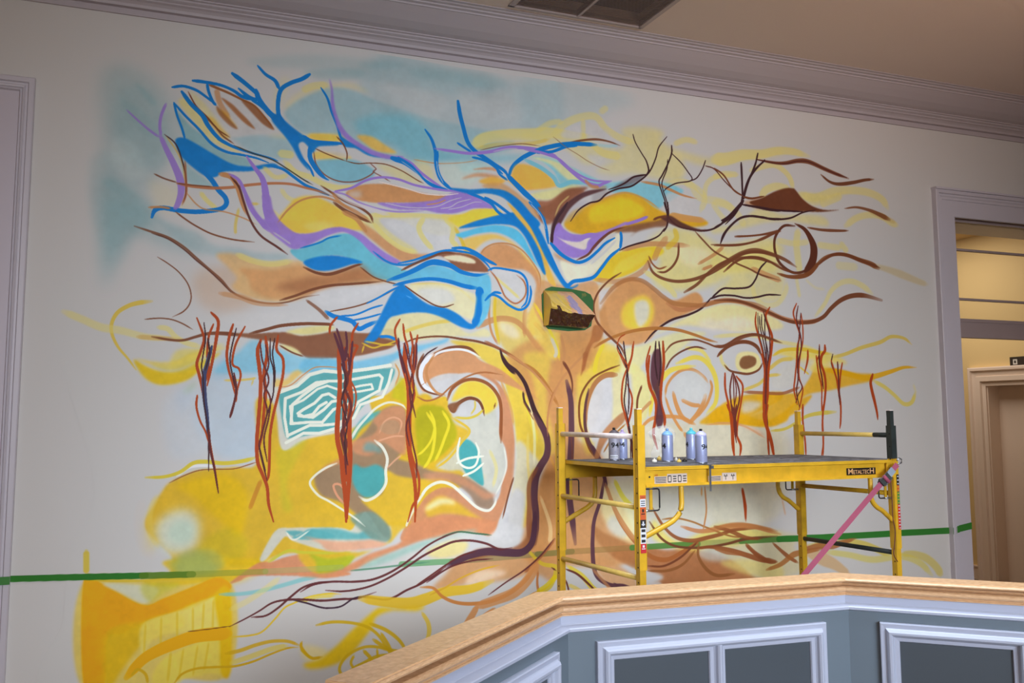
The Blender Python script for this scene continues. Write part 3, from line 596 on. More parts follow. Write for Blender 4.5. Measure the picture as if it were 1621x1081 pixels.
2s (180,115,80) 3:3:3 .95 .8 1180,430 1220,480 1250,540 1280,600 1340,640 1390,610 1410,560 1395,500 1350,460
1f (236,232,226) .8 3 1210,430 1330,440 1400,500 1390,600 1330,620 1270,570 1240,500
1s y 5 .8 2 1210,470 1280,530 1370,610
1f (212,180,82) .8 4 1200,600 1260,620 1400,700 1500,900 1621,1080 1621,1200 1400,1100 1290,960 1210,800
1f (205,160,95) .8 5 1420,650 1480,640 1560,780 1621,850 1700,900 1900,850 1900,1100 1850,1400 1640,1500 1600,1100 1480,950 1420,800
1s A 10:8 .8 2 1100,790 1180,750 1260,735 1340,750 1400,800 1450,870 1520,960 1580,1040
1s Y 5:6 .9 2 1215,600 1210,700 1220,800 1240,900
1s A 4 .9 1.5 1180,600 1175,720 1190,820 1230,900
1f (220,210,190) .7 5 1240,760 1330,780 1370,850 1320,860 1260,820
1s A 7 .8 2.5 1420,640 1400,720 1400,850
1s A 6:8 .8 2.5 1560,590 1480,650 1450,740 1500,800 1570,900
1f (225,220,205) .7 3 1470,840 1530,870 1500,890 1460,860
1f (225,220,205) .7 4 1560,880 1600,930 1590,1010 1560,1000 1540,940
2s n 2.5:4:4 .95 .8 630,895 700,865 800,850 900,850 1000,865 1100,880 1200,910 1270,945 1340,990 1420,1045 1500,1110
2s (160,95,60) 5 .8 1.5 1150,880 1220,915 1300,960 1400,1030
1f (216,184,70) .9 3 930,880 1040,880 1180,910 1280,970 1400,1060 1480,1200 1500,1300 1350,1150 1200,1050 1080,960
2s d 4:5:6 1 .8 1245,930 1265,1000 1300,1050 1340,1085
2f (203,143,98) 1 2 710,1080 760,1000 850,940 960,910 1060,940 1120,1000 1250,1060 1400,1180 1500,1260 1400,1200 1200,1120 1040,1080 900,1120 820,1150 760,1200
2s n 4:7:4 .9 1.2 730,1080 790,990 860,950 940,920 1040,920 1110,970
2s (236,232,230) 4 .9 1 740,1050 790,1000 860,950 960,930 1040,940 1120,980
2s d 2.5 .9 .8 740,1020 780,960 850,915
@830,320
1f (208,200,205) .6 5 150,90 300,0 400,0 300,100 220,130
2f (155,125,200) 1 1.5 215,130 250,170 300,200 370,205 450,195 560,160 640,125 650,140 560,180 500,220 440,300 360,345 290,350 220,310 175,260 170,200
2f (225,215,190) .9 2 200,215 280,270 380,300 400,250 440,200 400,210 350,250 250,240
2s P 5 1 1 640,140 720,115 780,90
2s P 8 1 1 350,230 400,210 460,210
2s (80,50,55) 6:4 1 .7 170,260 175,190 200,110 240,50 270,0
2s B 7:5:4 1 .7 165,260 220,320 280,360 340,380 400,360 460,310 510,260 570,225
2s (120,65,50) 3:5:3 .95 1 330,365 400,330 440,280 500,220 560,180 660,150
2f (140,92,62) .95 2 570,190 660,150 760,130 860,110 880,85 910,95 900,150 820,160 720,185 660,220 700,190
1f A .7 4 190,320 280,360 330,385 260,380 200,350
1f (228,222,190) .8 3 230,370 330,400 430,370 560,230 600,190 610,290 520,360 450,440 370,480 280,500 240,440
2s W 4 .7 2 420,390 500,320 580,240
2s B 5 1 .7 608,190 612,230 605,290
2s B 5:6:6 1 .7 600,295 540,345 490,410 440,470 380,490 310,500 270,525 230,480 190,400 150,300
2s d 2:3:2 1 .6 885,165 850,210 790,240 700,265 640,285 600,305
2s d 3 1 .5 882,0 900,60 905,110 900,150 880,185
2s d 3 1 .5 905,0 910,60 915,100 970,150 1050,170 1130,180 1200,165 1260,125 1310,70 1380,10
2f (95,55,50) .95 1.5 860,95 920,85 1000,130 1100,170 1180,175 1100,185 980,160 910,130
2s n 4 .95 1 815,110 850,95 900,90
1s (205,150,90) 12:9 .9 2.5 930,85 1020,100 1140,115
1f (224,190,60) .95 3 480,410 540,350 640,300 780,280 860,285 880,320 800,370 700,440 600,480 500,500 430,490
1f (230,200,90) .7 3 600,380 700,330 800,300 780,350 680,420 560,460
1s A 8:9 .7 2 450,490 600,500 740,440 800,360
1s A 8 .8 2 620,300 760,265 900,265 1040,275
0f (218,203,120) .85 8 780,260 900,170 1050,180 1200,250 1300,330 1500,280 1621,260 1621,340 1450,390 1350,440 1200,520 1000,560 850,540 800,440 860,380
0f (218,203,120) .75 8 1350,400 1500,370 1621,400 1621,620 1350,600 1200,580 1300,480
1f (236,222,190) .5 6 980,280 1180,320 1100,400 1000,380
1s Y 9 .7 3 900,290 960,230 950,170
2s n 4:4:3 .95 .8 975,260 970,340 940,400 890,440 840,440
2s (150,85,50) 3 .9 .8 785,340 810,390 850,420 900,405
2s n 4:6:5 .9 1 780,370 810,440 870,480 960,500 1060,490 1160,455 1260,400 1350,340 1430,315 1530,320 1621,350
1s A 10 .6 2 820,360 850,290 900,220
1s A 5 .9 1.2 1125,425 1190,400
1s y 9 .7 3 760,440 850,490 920,550 960,600
2s A 5:6 .8 1.5 1100,390 1200,330 1260,280
2s n 3 .9 .8 1080,185 1130,240 1200,310 1290,360 1350,390 1420,420 1500,460 1621,495
1s A 9 .7 2 1440,420 1530,460 1621,495
2s n 5:5:5 .9 .9 1010,570 1090,520 1160,450 1240,390 1330,360 1420,350 1500,360 1621,400
2s n 3:4 .95 .8 1180,268 1300,270 1400,262 1500,235 1570,200 1621,180
2s n 3 .9 .8 1330,215 1430,212 1540,200 1621,185
2s d 3:2 1 .6 1240,260 1260,200 1310,140 1370,95 1440,85 1540,100 1621,102
2s d 5:3 1 .6 1250,130 1310,80 1380,10
2s d 3 1 .6 1380,15 1460,30 1560,50 1621,55
2s d 3 1 .6 1530,375 1490,420 1460,490 1420,535 1340,545 1260,545 1210,580 1180,610
2s d 3 1 .6 1180,610 1240,590 1320,590 1400,605 1470,600 1540,585 1621,587
2s d 3:4:2.5 1 .6 1180,605 1120,670 1040,710 940,740 870,780 810,830 760,890
1f (205,145,90) .95 2.5 500,620 560,530 640,490 720,490 800,540 870,600 960,620 1080,570 1130,620 1100,670 1000,720 900,760 840,800 800,860 720,900 620,900 520,830 470,730
1f (230,200,80) .9 5 640,640 740,590 800,620 820,700 790,780 720,810 640,790 610,720
1f (238,236,225) .9 4 700,640 760,620 790,660 780,740 730,790 700,730
2s (170,110,65) 6:8:5 .7 2 480,640 560,540 650,490 740,495 820,550 880,600 950,640 1060,650 1140,650 1250,625 1360,630 1480,650 1621,720
1f (190,135,85) .6 3 470,700 500,620 540,800 600,860 520,850
1f (224,212,150) .9 4 800,850 960,760 1100,690 1250,650 1400,660 1560,720 1621,760 1621,800 1400,820 1200,800 1000,780 850,830
1f (218,210,150) .85 4 640,930 760,900 880,850 1000,820 1150,830 1050,880 960,960 880,1040 800,960 700,1080 560,1080 620,1000
1f (218,208,195) .6 7 1100,760 1250,720 1400,730 1450,790 1300,820 1150,810
2s (178,115,60) 4:6:4 .95 1 440,920 500,880 580,845 680,815 780,800 880,798 980,810 1080,840 1160,870 1220,885
2s n 3:3 .95 .8 880,960 930,900 1000,875 1080,870 1150,890 1220,915 1280,900 1340,860 1400,840 1480,835 1560,870 1621,890
2s (130,72,40) 4:5:3 .95 .8 1220,975 1250,940 1310,900 1380,880 1440,890 1480,920 1500,980
2s (120,70,50) 3 .95 .8 890,1060 930,990 1000,940 1080,915 1150,930
1f (222,210,150) 1 1.5 1335,1010 1350,960 1410,945 1470,960 1495,1010 1480,1060 1410,1085 1350,1060
2f (138,92,60) 1 1.2 1360,1020 1380,980 1430,972 1465,990 1460,1030 1410,1055 1375,1050
2s n 3:4:3 .95 .8 1265,1030 1300,1065 1360,1080 1420,1085 1480,1060 1510,1010
1s y 6 .8 2.5 1240,960 1250,1010 1290,1060
2s n 3:4:4 .95 .8 610,445 540,490 480,550 450,600 435,660 450,740 490,800 560,870 610,920 640,990
1s A 8:10:9 .8 2 440,740 430,860 400,960 370,1060
2f (170,105,62) .85 2 440,780 500,800 480,870 430,900 400,980 380,1060 360,1060 380,950 420,860
1f (238,236,232) .8 4 470,560 580,530 520,600 480,680 460,660
1f (238,236,232) .7 4 150,850 210,850 200,970 160,960
1f (205,150,92) .85 5 200,800 420,800 420,900 340,1080 220,1080
1f (225,195,85) .8 5 420,930 520,890 600,950 560,1080 400,1080
2s (180,120,70) 5:5 .8 1 240,1010 270,1060
1s A 5 .9 1.5 250,1010 330,960 400,920 520,880
2s R 2.5:3 1 .6 690,880 680,970 660,1040 650,1080
2s R 2 1 .6 635,835 600,860 585,920 610,980 640,1050
2s d 2.5 1 .6 585,905 620,980 650,1060
2s d 2.5 1 .6 625,880 635,960 650,1060
@1130,400
1s y 6:8:10 .6 3 640,400 700,320 740,240 800,190 870,180 940,210 1000,260
1s (185,120,80) 7:8:8 .8 2 -300,320 -200,360 0,310 100,300 200,320 300,360 420,410 520,435 620,435 690,410
2s n 4:6:9 .95 1 0,300 120,300 220,325 340,375 440,420 520,440 620,435 690,405 740,350 800,300 870,272 950,270 1060,300
1f (216,206,150) .7 5 0,340 150,330 280,370 250,400 150,400 0,430
1s y 6 .7 3 0,530 130,520 260,525 400,560 560,590 700,640
1s y 8 .5 3 240,200 260,280 320,330 400,320 450,250 460,190
1s y 6 .5 3 520,160 540,280
1s y 4 .3 4 580,170 640,220 700,230
1f (225,200,90) .8 5 380,640 480,600 600,620 740,640 840,700 700,700 640,740 560,700 440,650
2s Y 4:6:5 .9 1.5 370,650 440,615 560,610 640,625 740,640
2s (205,180,90) 5:6:4 .9 1.5 750,660 830,640 930,600 1050,565 1120,530 1200,540 1250,580
1f G .9 2.5 540,880 600,800 650,720 760,730 900,760 1010,770 1000,810 860,840 740,870 620,890 560,920 480,1000 420,1080 0,1080 0,990 150,950 340,900 480,890
1f (232,205,110) .7 4 500,640 560,700 640,760 740,720 700,680 600,640
1f (232,226,215) .8 5 190,960 320,930 400,920 300,1000 160,1030 60,1040
2s G 8:8:3 .9 2 700,740 820,760 940,790 1020,780 1120,750 1200,725 1280,725
2s (210,190,90) 6:6:7 .8 1.8 1010,810 1080,850 1140,900 1200,955 1250,945 1275,880
1s y 4 .4 3 1275,880 1260,830
2s (160,95,60) 5 .8 1.2 190,880 300,885 420,890 490,870 540,850
2s Y 5 .7 2 180,870 280,830 340,780 420,770
1f (232,228,215) .8 5 360,800 440,720 540,680 640,680 560,780 480,850 380,860
1s Y 6 .7 2.5 340,740 420,680 500,670
2s Y 3 .8 1.2 540,720 600,770
2s n 3:6:4 .95 .8 640,90 700,40 760,10 830,12 920,45 1000,75 1050,95
2s (135,78,45) 4:8:6 .95 .8 400,130 470,150 540,150 600,130 640,90 660,60
2s R 3:4:3 1 .6 265,375 260,440 275,510 300,600 320,700 320,800 315,900 315,990 330,1080
2s R 4:5:3 1 .6 350,345 325,400 345,470 365,530 360,620 345,720 340,820 340,900 330,990
2s d 2 1 .5 300,390 300,460 320,540 340,640 335,760 325,880
2s d 2 1 .5 285,400 290,470 310,560 325,660 320,800
2s (110,50,45) 2.5 1 .5 310,370 330,440 350,520 350,640 335,740
2s d 2 1 .5 320,400 320,500 330,620 330,780
2s d 1.5 1 .5 275,380 280,500 310,620 325,740
2s n 5:6:3 .9 .8 0,590 60,590 130,555 200,525 270,518 350,540 430,570
2s n 4:5 .9 .8 20,655 80,600 150,570 220,570 270,600 300,650
2s R 3:3:3 1 .6 520,320 500,380 520,450 540,520 525,600 520,700 510,800 505,870 525,960
2s R 2.5 1 .6 550,385 560,470 560,560 545,640 535,740 540,800 560,860 550,930 535,1000
2s (110,50,45) 2.5 1 .5 530,335 520,420 545,520 550,600 530,700 530,800 520,880 540,980
2s (110,50,45) 2 1 .5 548,380 540,480 530,620 525,760
2s (110,50,45) 2 1 .5 535,800 555,850 530,900 515,950
2s R 3:4:2 1 .6 592,615 590,680 570,765
2s R 2.5 1 .6 665,580 665,640 650,690 665,780 680,860 680,950 685,1080
2s R 5:5:3 1 .6 700,585 700,620 680,650 675,700 695,760 705,830 700,920 690,1000 685,1080
2s (110,50,45) 3 1 .5 665,590 665,700 680,780 690,860
2s R 3 1 .6 645,650 660,760 680,840
2s d 2:3 1 .5 750,640 742,700 770,780 785,860 790,920
2s R 3:4:3 1 .6 740,680 760,750 775,800 785,860 800,960 800,1060 795,1110
2s R 3 1 .6 810,695 800,760 795,820 790,880
2s (110,50,45) 3 1 .5 780,690 785,770 790,860 795,960
2s R 5:6:3 1 .6 1003,768 990,820 1000,880 1015,940 1030,1010 1035,1055
@130,560
1f (222,190,55) .85 3 330,40 400,75 480,105 560,115 640,100 720,60 800,20 880,-10 760,95 680,150 600,182 500,192 430,168 380,120
1f (222,196,90) .7 4 340,30 440,70 560,100 680,70 800,0 1000,-60 900,-40 700,-10 600,40 480,50
1f (222,200,80) .6 5 600,-20 750,-40 900,-60 800,0 680,60 560,80
0f (165,188,205) .6 12 760,60 950,-30 1200,0 1280,60 1240,200 1120,220 1110,640 900,660 820,600 700,400 780,200
0f (150,185,200) .6 8 820,80 980,20 1100,20 1250,-20 1300,100 1100,120 940,140 840,160
0f (165,185,205) .45 12 600,230 720,220 700,300 620,380
0f (150,180,120) .4 7 640,230 720,170 700,240 640,250
1s (205,180,100) 4 .9 1.2 900,165 980,165 1060,158 1100,150
1s (205,180,100) 3 .8 1.5 1085,155 1070,200
1f (215,180,100) .9 2.5 1290,160 1340,110 1430,90 1460,90 1380,150 1310,200 1220,210 1220,160
2s (200,140,90) 2 .9 .8 1240,212 1320,195 1400,130 1470,85 1550,80 1621,85
1f (210,170,58) 1 3.5 545,820 640,770 740,735 850,725 960,715 1110,680 1100,300 1220,330 1270,600 1440,530 1600,500 1760,450 2060,300 2200,260 2300,480 2450,700 2560,780 2400,840 2300,900 2250,1080 1900,1100 1600,1300 1350,1260 1200,1290 1100,1340 940,1340 600,1330 560,1270 400,1100 450,960 500,880
1f (222,182,40) .6 8 600,830 900,760 1050,900 1000,1150 900,1080 700,900
1f (190,175,50) .5 8 700,1250 900,1100 1050,1180 1000,1300 800,1340
1f (180,190,60) .35 6 1240,600 1420,540 1300,800 1330,980 1270,980 1250,800
2s (205,185,70) 5:7:7 .95 1.5 400,780 520,775 620,745 700,690 780,680 900,690 1020,675 1110,650
1s (226,225,222) 5 .8 2 600,770 680,715 780,705 840,715
2s (150,90,50) 2 .9 .8 550,815 640,770 740,735 850,728 960,725 1050,700 1110,680
1f (200,205,190) .95 14 590,990 680,990 740,1060 740,1170 700,1240 600,1270 500,1240 460,1120 500,1040
1f (175,198,180) .6 9 600,1060 700,1080 690,1180 600,1200 540,1140
0f (225,195,90) .5 10 420,1000 500,900 560,860 560,980 480,1080 450,1240 400,1240 380,1100
1f (232,228,210) 1 2 1225,210 1290,205 1420,100 1500,85 1620,90 1860,60 2000,40 2010,120 1960,220 1850,260 1750,380 1690,470 1600,500 1500,520 1380,550 1270,605 1240,420 1220,260
1f (80,158,158) .9 2 1250,250 1320,215 1440,140 1520,110 1650,120 1930,90 1980,110 1940,200 1880,240 1780,330 1700,420 1620,470 1500,500 1340,530 1290,520 1260,380
2p c 5 1 .7 1300,520 1280,400 1285,280 1390,240 1480,180 1560,170 1650,170 1880,130 1900,150 1880,230 1750,300 1680,400 1620,440 1510,450 1440,450 1300,515
2p c 5 1 .7 1560,170 1480,200 1390,265 1330,320 1320,440 1440,430 1520,430 1590,350 1700,310
2p c 4 1 .7 1330,440 1315,330 1400,290 1490,220 1550,200 1640,230 1760,200 1830,190 1840,220 1760,235 1680,245
2p c 5 1 .7 1600,275 1560,250 1520,260 1470,310 1400,350 1365,375 1400,395 1460,380 1500,330 1545,305
2p c 5 1 .7 1370,390 1460,400 1530,350 1580,300 1640,290
2p c 5 1 .7 1290,560 1400,500 1500,500 1600,470 1720,400 1760,320 1900,270 1940,180 1960,100
2p c 6 1 .7 1250,240 1360,200 1440,130 1530,105 1640,115 1800,95 1950,70
2s R 4:6:4 1 .6 725,-230 760,-140 770,-90 750,-20 725,60 740,130 760,210 775,300 790,420 800,520 820,640 840,740 860,870
2s R 5:6:4 1 .6 815,-265 860,-210 850,-110 820,60 790,200
2s R 4 1 .6 830,-190 800,-110 790,0 800,80 780,180
2s (70,75,110) 6:8:5 1 .7 820,-50 790,60 770,150 775,280 790,400 800,560
2s d 2.5 1 .6 770,-200 780,-100 765,0 755,80 765,160 770,300 795,470 800,640 800,740
2s d 3 1 .6 795,-100 805,0 780,100
2s R 4:3 1 .6 728,260 722,330 745,420 780,490 800,560
2s (110,50,45) 5:4:3 1 .6 800,480 810,600 835,720 862,880
2s R 5:5:3 1 .6 955,-190 930,-110 915,0 925,90 950,180 968,260
2s R 4:4:3 1 .6 1030,-175 970,-60 950,60 990,90 1002,140 980,230 975,300
2s d 2.5 1 .6 975,-165 945,-40 935,40 950,130 970,220
2s (110,50,45) 4:4:5 1 .6 960,120 975,220 965,290 950,350 935,400
2s R 7:7:5 1 .6 1130,-90 1110,-20 1120,80 1130,180 1125,300 1115,420 1105,560 1110,680 1140,760 1170,840 1180,950 1210,1060
2s R 6:6:5 1 .6 1160,-110 1170,0 1150,120 1160,240 1150,360 1140,480 1120,600
2s R 5:5:5 1 .6 1240,-120 1230,-30 1270,30 1270,130 1240,260 1210,380 1190,500 1185,640 1180,760 1170,800
2s d 2.5 1 .5 1190,-100 1190,20 1210,100 1210,240 1180,350 1150,450 1125,560
2s d 2.5 1 .5 1218,-100 1205,0 1220,120 1210,240
2s (110,50,45) 3 1 .5 1125,-80 1140,40 1180,160 1150,260 1170,360 1140,500 1120,580 1150,720 1170,800
2s (110,50,45) 3 1 .5 1160,-60 1180,60 1150,180 1190,280 1180,400 1150,540 1170,680
2s d 2 1 .5 1120,580 1140,660 1160,740
2s R 8 .35 2 1130,800 1090,900 1060,980
@480,560
1f (210,170,58) 1 2 520,260 600,190 640,150 700,180 760,300 900,270 930,370 1050,480 1000,560 900,680 830,720 720,740 620,700 540,600 420,300
1f (170,165,45) .9 2.5 720,350 860,330 920,380 960,450 970,530 900,620 800,690 740,710 720,600
1f (185,180,50) .7 3 560,260 620,140 650,300 600,290
2s (226,205,70) 4 .9 1 800,360 830,440 810,540 760,610 720,640
2s (226,205,70) 5 .9 1 880,360 920,440 890,540 860,620 830,680
2s (226,205,70) 5 .9 1 780,370 830,460 820,600 790,680 760,720
2s (214,176,64) 4 .9 1 940,400 1050,480 1000,560 920,660 840,720
1f c .95 2.5 840,710 920,640 990,560 1050,490 960,440 940,380 1000,400 1120,380 1210,350 1240,480 1270,600 1280,700 1260,800 1210,880 1150,880 1050,820 1000,740 920,740
1f W .95 2 960,390 1000,310 1060,280 1110,300 1140,390 1080,380 1000,400
1f t 1 1.5 985,640 1000,560 1040,540 1090,580 1120,650 1130,720 1140,830 1080,800 1020,740
2s c 4 1 .7 990,530 975,620 990,690 1040,720 1090,700 1110,620 1090,560
2s c 4 1 .7 970,690 1040,660 1140,645
2s c 4 1 .7 1010,770 1080,740 1140,690
2s y 6 .6 2 1180,610 1220,720 1200,840
1f (205,140,98) 1 3 2490,2480 2491,2481 2490,2482
1f (198,136,98) 1 2 1240,500 1280,600 1290,720 1260,800 1240,900 1180,990 1100,960 1020,900 940,850 860,850 780,900 720,980 640,1100 620,1180 740,1170 900,1130 1080,1130 1190,1150 1230,1070 1290,920 1330,780 1340,600 1320,400 1280,250 1200,150 1120,130 1220,200 1250,320
1f (214,176,64) .9 5 780,960 860,900 960,930 1060,1000 1140,1060 1000,1020 880,1010 790,1030
1f (226,222,180) .8 4 770,980 850,920 930,920 960,950 880,950 800,985
1f (216,184,70) .95 3 1260,70 1400,200 1440,330 1500,500 1530,600 1500,700 1440,850 1420,1080 1300,1080 1340,780 1350,600 1330,400 1290,250
1f (232,230,220) .8 5 1350,560 1440,620 1500,700 1440,760 1400,1000 1370,1180 1180,1180 1250,1060 1320,880
1f (222,218,215) .9 4 1260,1060 1330,860 1400,900 1390,1080 1380,1170 1220,1180
1f (200,142,88) .85 5 1300,0 1621,0 1621,1300 1500,1400 1440,1300 1480,900 1540,720 1540,600 1450,400 1400,250
2f W 1 1.5 770,200 820,150 900,125 980,125 1020,140 930,200 880,245 820,240
2s (236,232,228) 7:8:8 1 .8 820,0 760,60 740,140 770,210 850,250
2s n 5:4:3 .95 .8 760,0 725,80 725,160 770,230 880,265
2s A 4:5:3 .95 .8 830,0 780,90 790,170 840,240 900,260
2s (170,105,62) 3:3 .9 .8 720,270 780,295 860,270 940,200 1040,140 1140,115 1260,130
2s (150,85,48) 5:6:6 .95 1 910,290 940,220 1010,170 1090,160 1170,190 1230,260 1250,340 1250,480 1250,560
2s (140,80,50) 3 .9 .8 750,195 770,180
2s n 7:6:4 1 .8 920,330 950,360 970,320 1040,280 1100,290 1130,330 1145,390
2f (140,90,60) 1 1.2 920,320 990,300 1060,275 1000,310 960,370 930,360
2s (205,180,70) 4 .9 .8 960,400 1040,405 1100,385 1140,350
2s (205,180,70) 3 .8 .8 1060,380 1085,340 1085,290
2s n 3 .9 .8 1215,310 1205,345
1f (226,195,70) .95 3 940,300 1000,190 1100,170 1200,230 1230,320 1150,380 1120,290 1040,270
2s d 4:8:12 1 1 1255,0 1290,60 1350,110 1400,180 1430,260 1460,350 1500,430 1540,520 1550,600
2s (100,62,72) 10:14:12 .95 1.5 1460,380 1520,480 1545,560 1540,640 1500,710 1470,780 1460,900 1470,1000 1470,1100 1465,1200
2s d 4 .9 1 1390,240 1400,300 1440,370
2s (150,90,62) 7:9:14 .8 3 1480,720 1430,820 1430,960 1430,1080 1440,1180
2s A 4:4 .9 1 1290,0 1360,40 1450,110 1530,200 1600,290
2s (170,105,62) 3 .85 .8 1620,180 1570,280 1545,400 1545,500
2s (205,150,75) 4 .7 1.5 1250,170 1310,330 1330,450
2s n 3 .9 1 1330,780 1300,880 1260,1040
1f (150,122,98) .95 3 70,780 140,720 230,680 300,600 340,540 400,480 470,380 560,330 640,350 650,480 640,600 600,660 700,690 820,740 1000,770 1100,820 1200,900 1190,980 1100,960 1040,880 900,790 740,790 600,770 520,740 500,880 420,900 370,930 480,1030 540,1100 550,1180 450,1140 340,1020 240,940 110,890
1f (200,138,100) .85 3 300,560 420,520 470,470 440,420 480,370 560,335 640,350 650,500 640,640 500,560 440,640 330,630
1f (203,140,100) .8 4 120,720 230,660 280,640 300,700 200,700 130,740
1f (200,140,105) .8 4 760,760 920,750 1050,800 1150,870 1220,890 1150,920 1060,860 940,810 800,800
1f t .9 3 320,540 360,480 430,420 490,360 440,370 370,410 300,520
1f t .95 3 320,700 380,720 460,700 510,730 520,800 480,880 410,910 350,880 310,800
1f (110,150,145) .8 4 400,560 460,570 500,620 440,620 380,610
1s c 5:4:3 .9 1 300,540 340,470 400,400 460,340 540,305 620,320 650,350
2s c 4:4:3 .9 1 210,690 140,720 70,770 40,820 90,890 160,930 240,980 330,1040 390,1090
2s (215,150,115) 4 .9 .8 280,880 230,825 190,830 210,890 260,950
2s c 5 .9 .8 450,545 500,590 530,660 520,740 520,820 470,890 400,925 350,900
2s (215,160,125) 3 .8 1 480,500 510,430 570,400 620,430 600,510
2s (215,160,125) 3 .8 1 470,550 570,520 640,520
2s (215,160,125) 3 .8 1 530,720 580,670 620,640
2f (170,138,105) .6 2 480,470 540,420 600,430 610,490 540,510
2s c 5:5:4 .95 .9 730,930 780,850 860,810 940,830 1020,900 1100,970 1170,990 1210,950 1220,910
2s c 4 .8 1 740,900 700,980 660,1060 650,1090
2s c 3 .7 1 1270,590 1285,700 1260,800 1215,890
2s R 8:9:8 1 .6 225,-50 225,60 230,180 225,300 215,420 215,540 240,660 250,780 265,900 270,1060
2s R 8:9:7 1 .6 300,-60 300,60 290,160 300,280 290,400 290,520 295,640 290,780 280,900 275,1040
2s R 7 1 .6 260,-40 270,200 255,400 265,600 270,800
2s R 3 1 .6 295,160 330,240 325,330 290,430
2s (110,50,45) 4:5:4 1 .5 265,-40 250,60 280,160 250,260 270,340 250,460 270,560 265,660 270,760
2s (110,50,45) 5 1 .5 280,0 290,100 260,200 300,320 280,420 240,500 260,620 280,700
2s d 2.5 1 .5 240,60 270,180 240,300 275,440 260,560 275,680
2s R 7:8:6 1 .6 640,-60 640,60 665,160 670,300 670,420 670,560 680,680 700,780 710,900 705,1060
2s R 4:5:4 1 .6 715,-80 700,60 690,180 700,260 670,380 660,520 690,660 730,780 725,900 690,960 660,1060
2s R 3:4:3 1 .6 605,0 630,100 655,200 660,340 650,480 665,640 690,780
2s (110,50,45) 3 1 .5 600,-40 635,60 665,180 690,300 670,420 690,560 715,680 715,780
2s (110,50,45) 3 1 .5 700,-60 690,100 670,220 680,340 650,460 670,580
2s (110,50,45) 2.5 1 .5 660,-60 680,80 700,200 690,300 710,400
2s (203,150,90) 3 .9 .8 580,60 605,120 580,200
@480,320
3s R 4:4:4 1 .6 165,830 170,780 200,740 215,725
3s (100,50,60) 5:6 1 .6 195,830 220,900 245,980 260,1060
3s (100,50,60) 4:5 1 .6 210,800 240,900 260,1000
3s (100,50,60) 4 1 .6 268,820 275,900 265,1000
3s R 4:5:4 1 .6 345,765 310,830 310,900 340,910 320,960 290,1040
3s R 6 1 .6 225,980 225,1080
3s (100,50,60) 4 1 .6 310,880 300,980 290,1060
3s R 4:3 1 .6 610,740 580,800 585,860 610,960 630,1060
3s R 4:3 1 .6 630,770 640,850 660,920 650,1000 660,1080
3s R 4:3 1 .6 675,820 690,900 680,1000 690,1080
3s R 4:3 1 .6 722,840 710,920 715,1000 700,1080
3s (100,50,60) 4 1 .6 600,860 610,960 640,1080
3s (100,50,60) 3 1 .6 715,890 715,960 705,1060
3s (100,50,60) 3 1 .6 640,890 660,980 680,1060
@830,560
1f (200,142,88) .9 5 0,60 180,100 230,0 420,0 360,150 320,300 300,500 500,660 600,900 700,1200 600,1340 300,1340 0,1300 0,1100 60,900 120,740 150,600 100,400
1f (214,184,80) .8 5 340,120 440,0 600,0 580,160 460,150 400,280 390,420 440,560 400,640 350,500 330,300
1f (214,188,84) .7 5 250,0 180,0 140,300 200,600 110,600 60,200 0,0
1f (232,228,224) 1 2.5 440,220 500,150 600,130 590,220 550,330 540,400 480,460 440,560 400,480 390,380
1f (214,203,150) .9 3 560,130 640,150 640,300 620,370 560,420 560,300
1f (218,208,140) .95 4 680,60 780,150 800,300 760,420 700,400 680,200
1s (178,115,60) 4:6:6 .9 1.2 0,60 70,110 140,200 215,330
2s A 4:4:3 .9 1 390,-10 300,80 220,180 170,300 145,400 145,520
2s (120,65,45) 6:4:2 .9 1 245,50 280,110 300,180 300,260
2s (95,58,70) 9:12:11 .92 2 265,170 290,280 295,400 295,520 290,640 280,800 285,920 300,1040 320,1200
2s (120,70,60) 2.5:4 .9 1 290,500 300,600 300,700
2f (165,98,58) .85 2 400,-10 380,80 355,140 370,60 370,0
2s (130,75,40) 3:4:4 .95 .8 600,70 520,100 430,150 370,230 345,320 350,440 380,520 410,600 450,660
2s (175,115,70) 10:8:4 .9 1.5 580,130 510,135 450,180 410,260 390,360 390,460
2s (100,60,62) 4:6:8 .95 .8 405,220 385,320 380,430 400,540 440,620 470,680
2s (95,58,70) 5:8:6 .95 1 420,570 470,660 500,760 520,860
2s n 4 .95 1 740,200 715,280 710,360
2f (178,118,75) .9 2 620,370 540,440 480,520 450,620 440,660 470,660 490,600 540,520 620,440 650,380
2s A 6:4 .8 1.5 800,300 750,350 730,380
2s (170,115,60) 3 .9 .8 500,620 560,520 640,440
1f (202,195,170) .95 5 770,450 900,440 1050,460 1200,440 1300,450 1500,480 1621,500 1621,900 1300,900 900,880 780,700
1f (216,210,190) .6 8 770,440 830,480 860,560 840,680 780,640
1s (205,140,80) 6:8:6 .9 1.5 940,240 960,320 1000,400 1080,445
1s (205,140,80) 6:7:6 .9 1.5 995,290 1060,320 1110,325
1s (205,140,80) 7 .9 1.5 1145,255 1130,310 1090,380 1040,440
1s (205,140,80) 4:5:5 .9 1.5 890,260 900,200 940,140 1000,100 1070,100 1130,140 1160,180
1s (205,140,80) 4:5:5 .9 1.5 1175,165 1185,220 1150,320 1080,410
1s (205,140,80) 4:5:5 .9 1.5 890,270 920,360 970,450 1000,490
1s (205,140,80) 5:6:6 .9 1.5 740,460 800,410 880,395 980,400 1060,430
1s (205,140,80) 7 .8 2 1010,500 1040,540
1s (226,200,70) 6:9:6 .8 2.5 790,390 820,250 890,130 960,90 1080,75
1s (226,200,70) 6:9:6 .8 2.5 960,60 1080,20 1160,60 1210,160 1210,300 1150,380
1s (226,205,90) 6 .7 2.5 1020,-40 1120,-20 1180,60
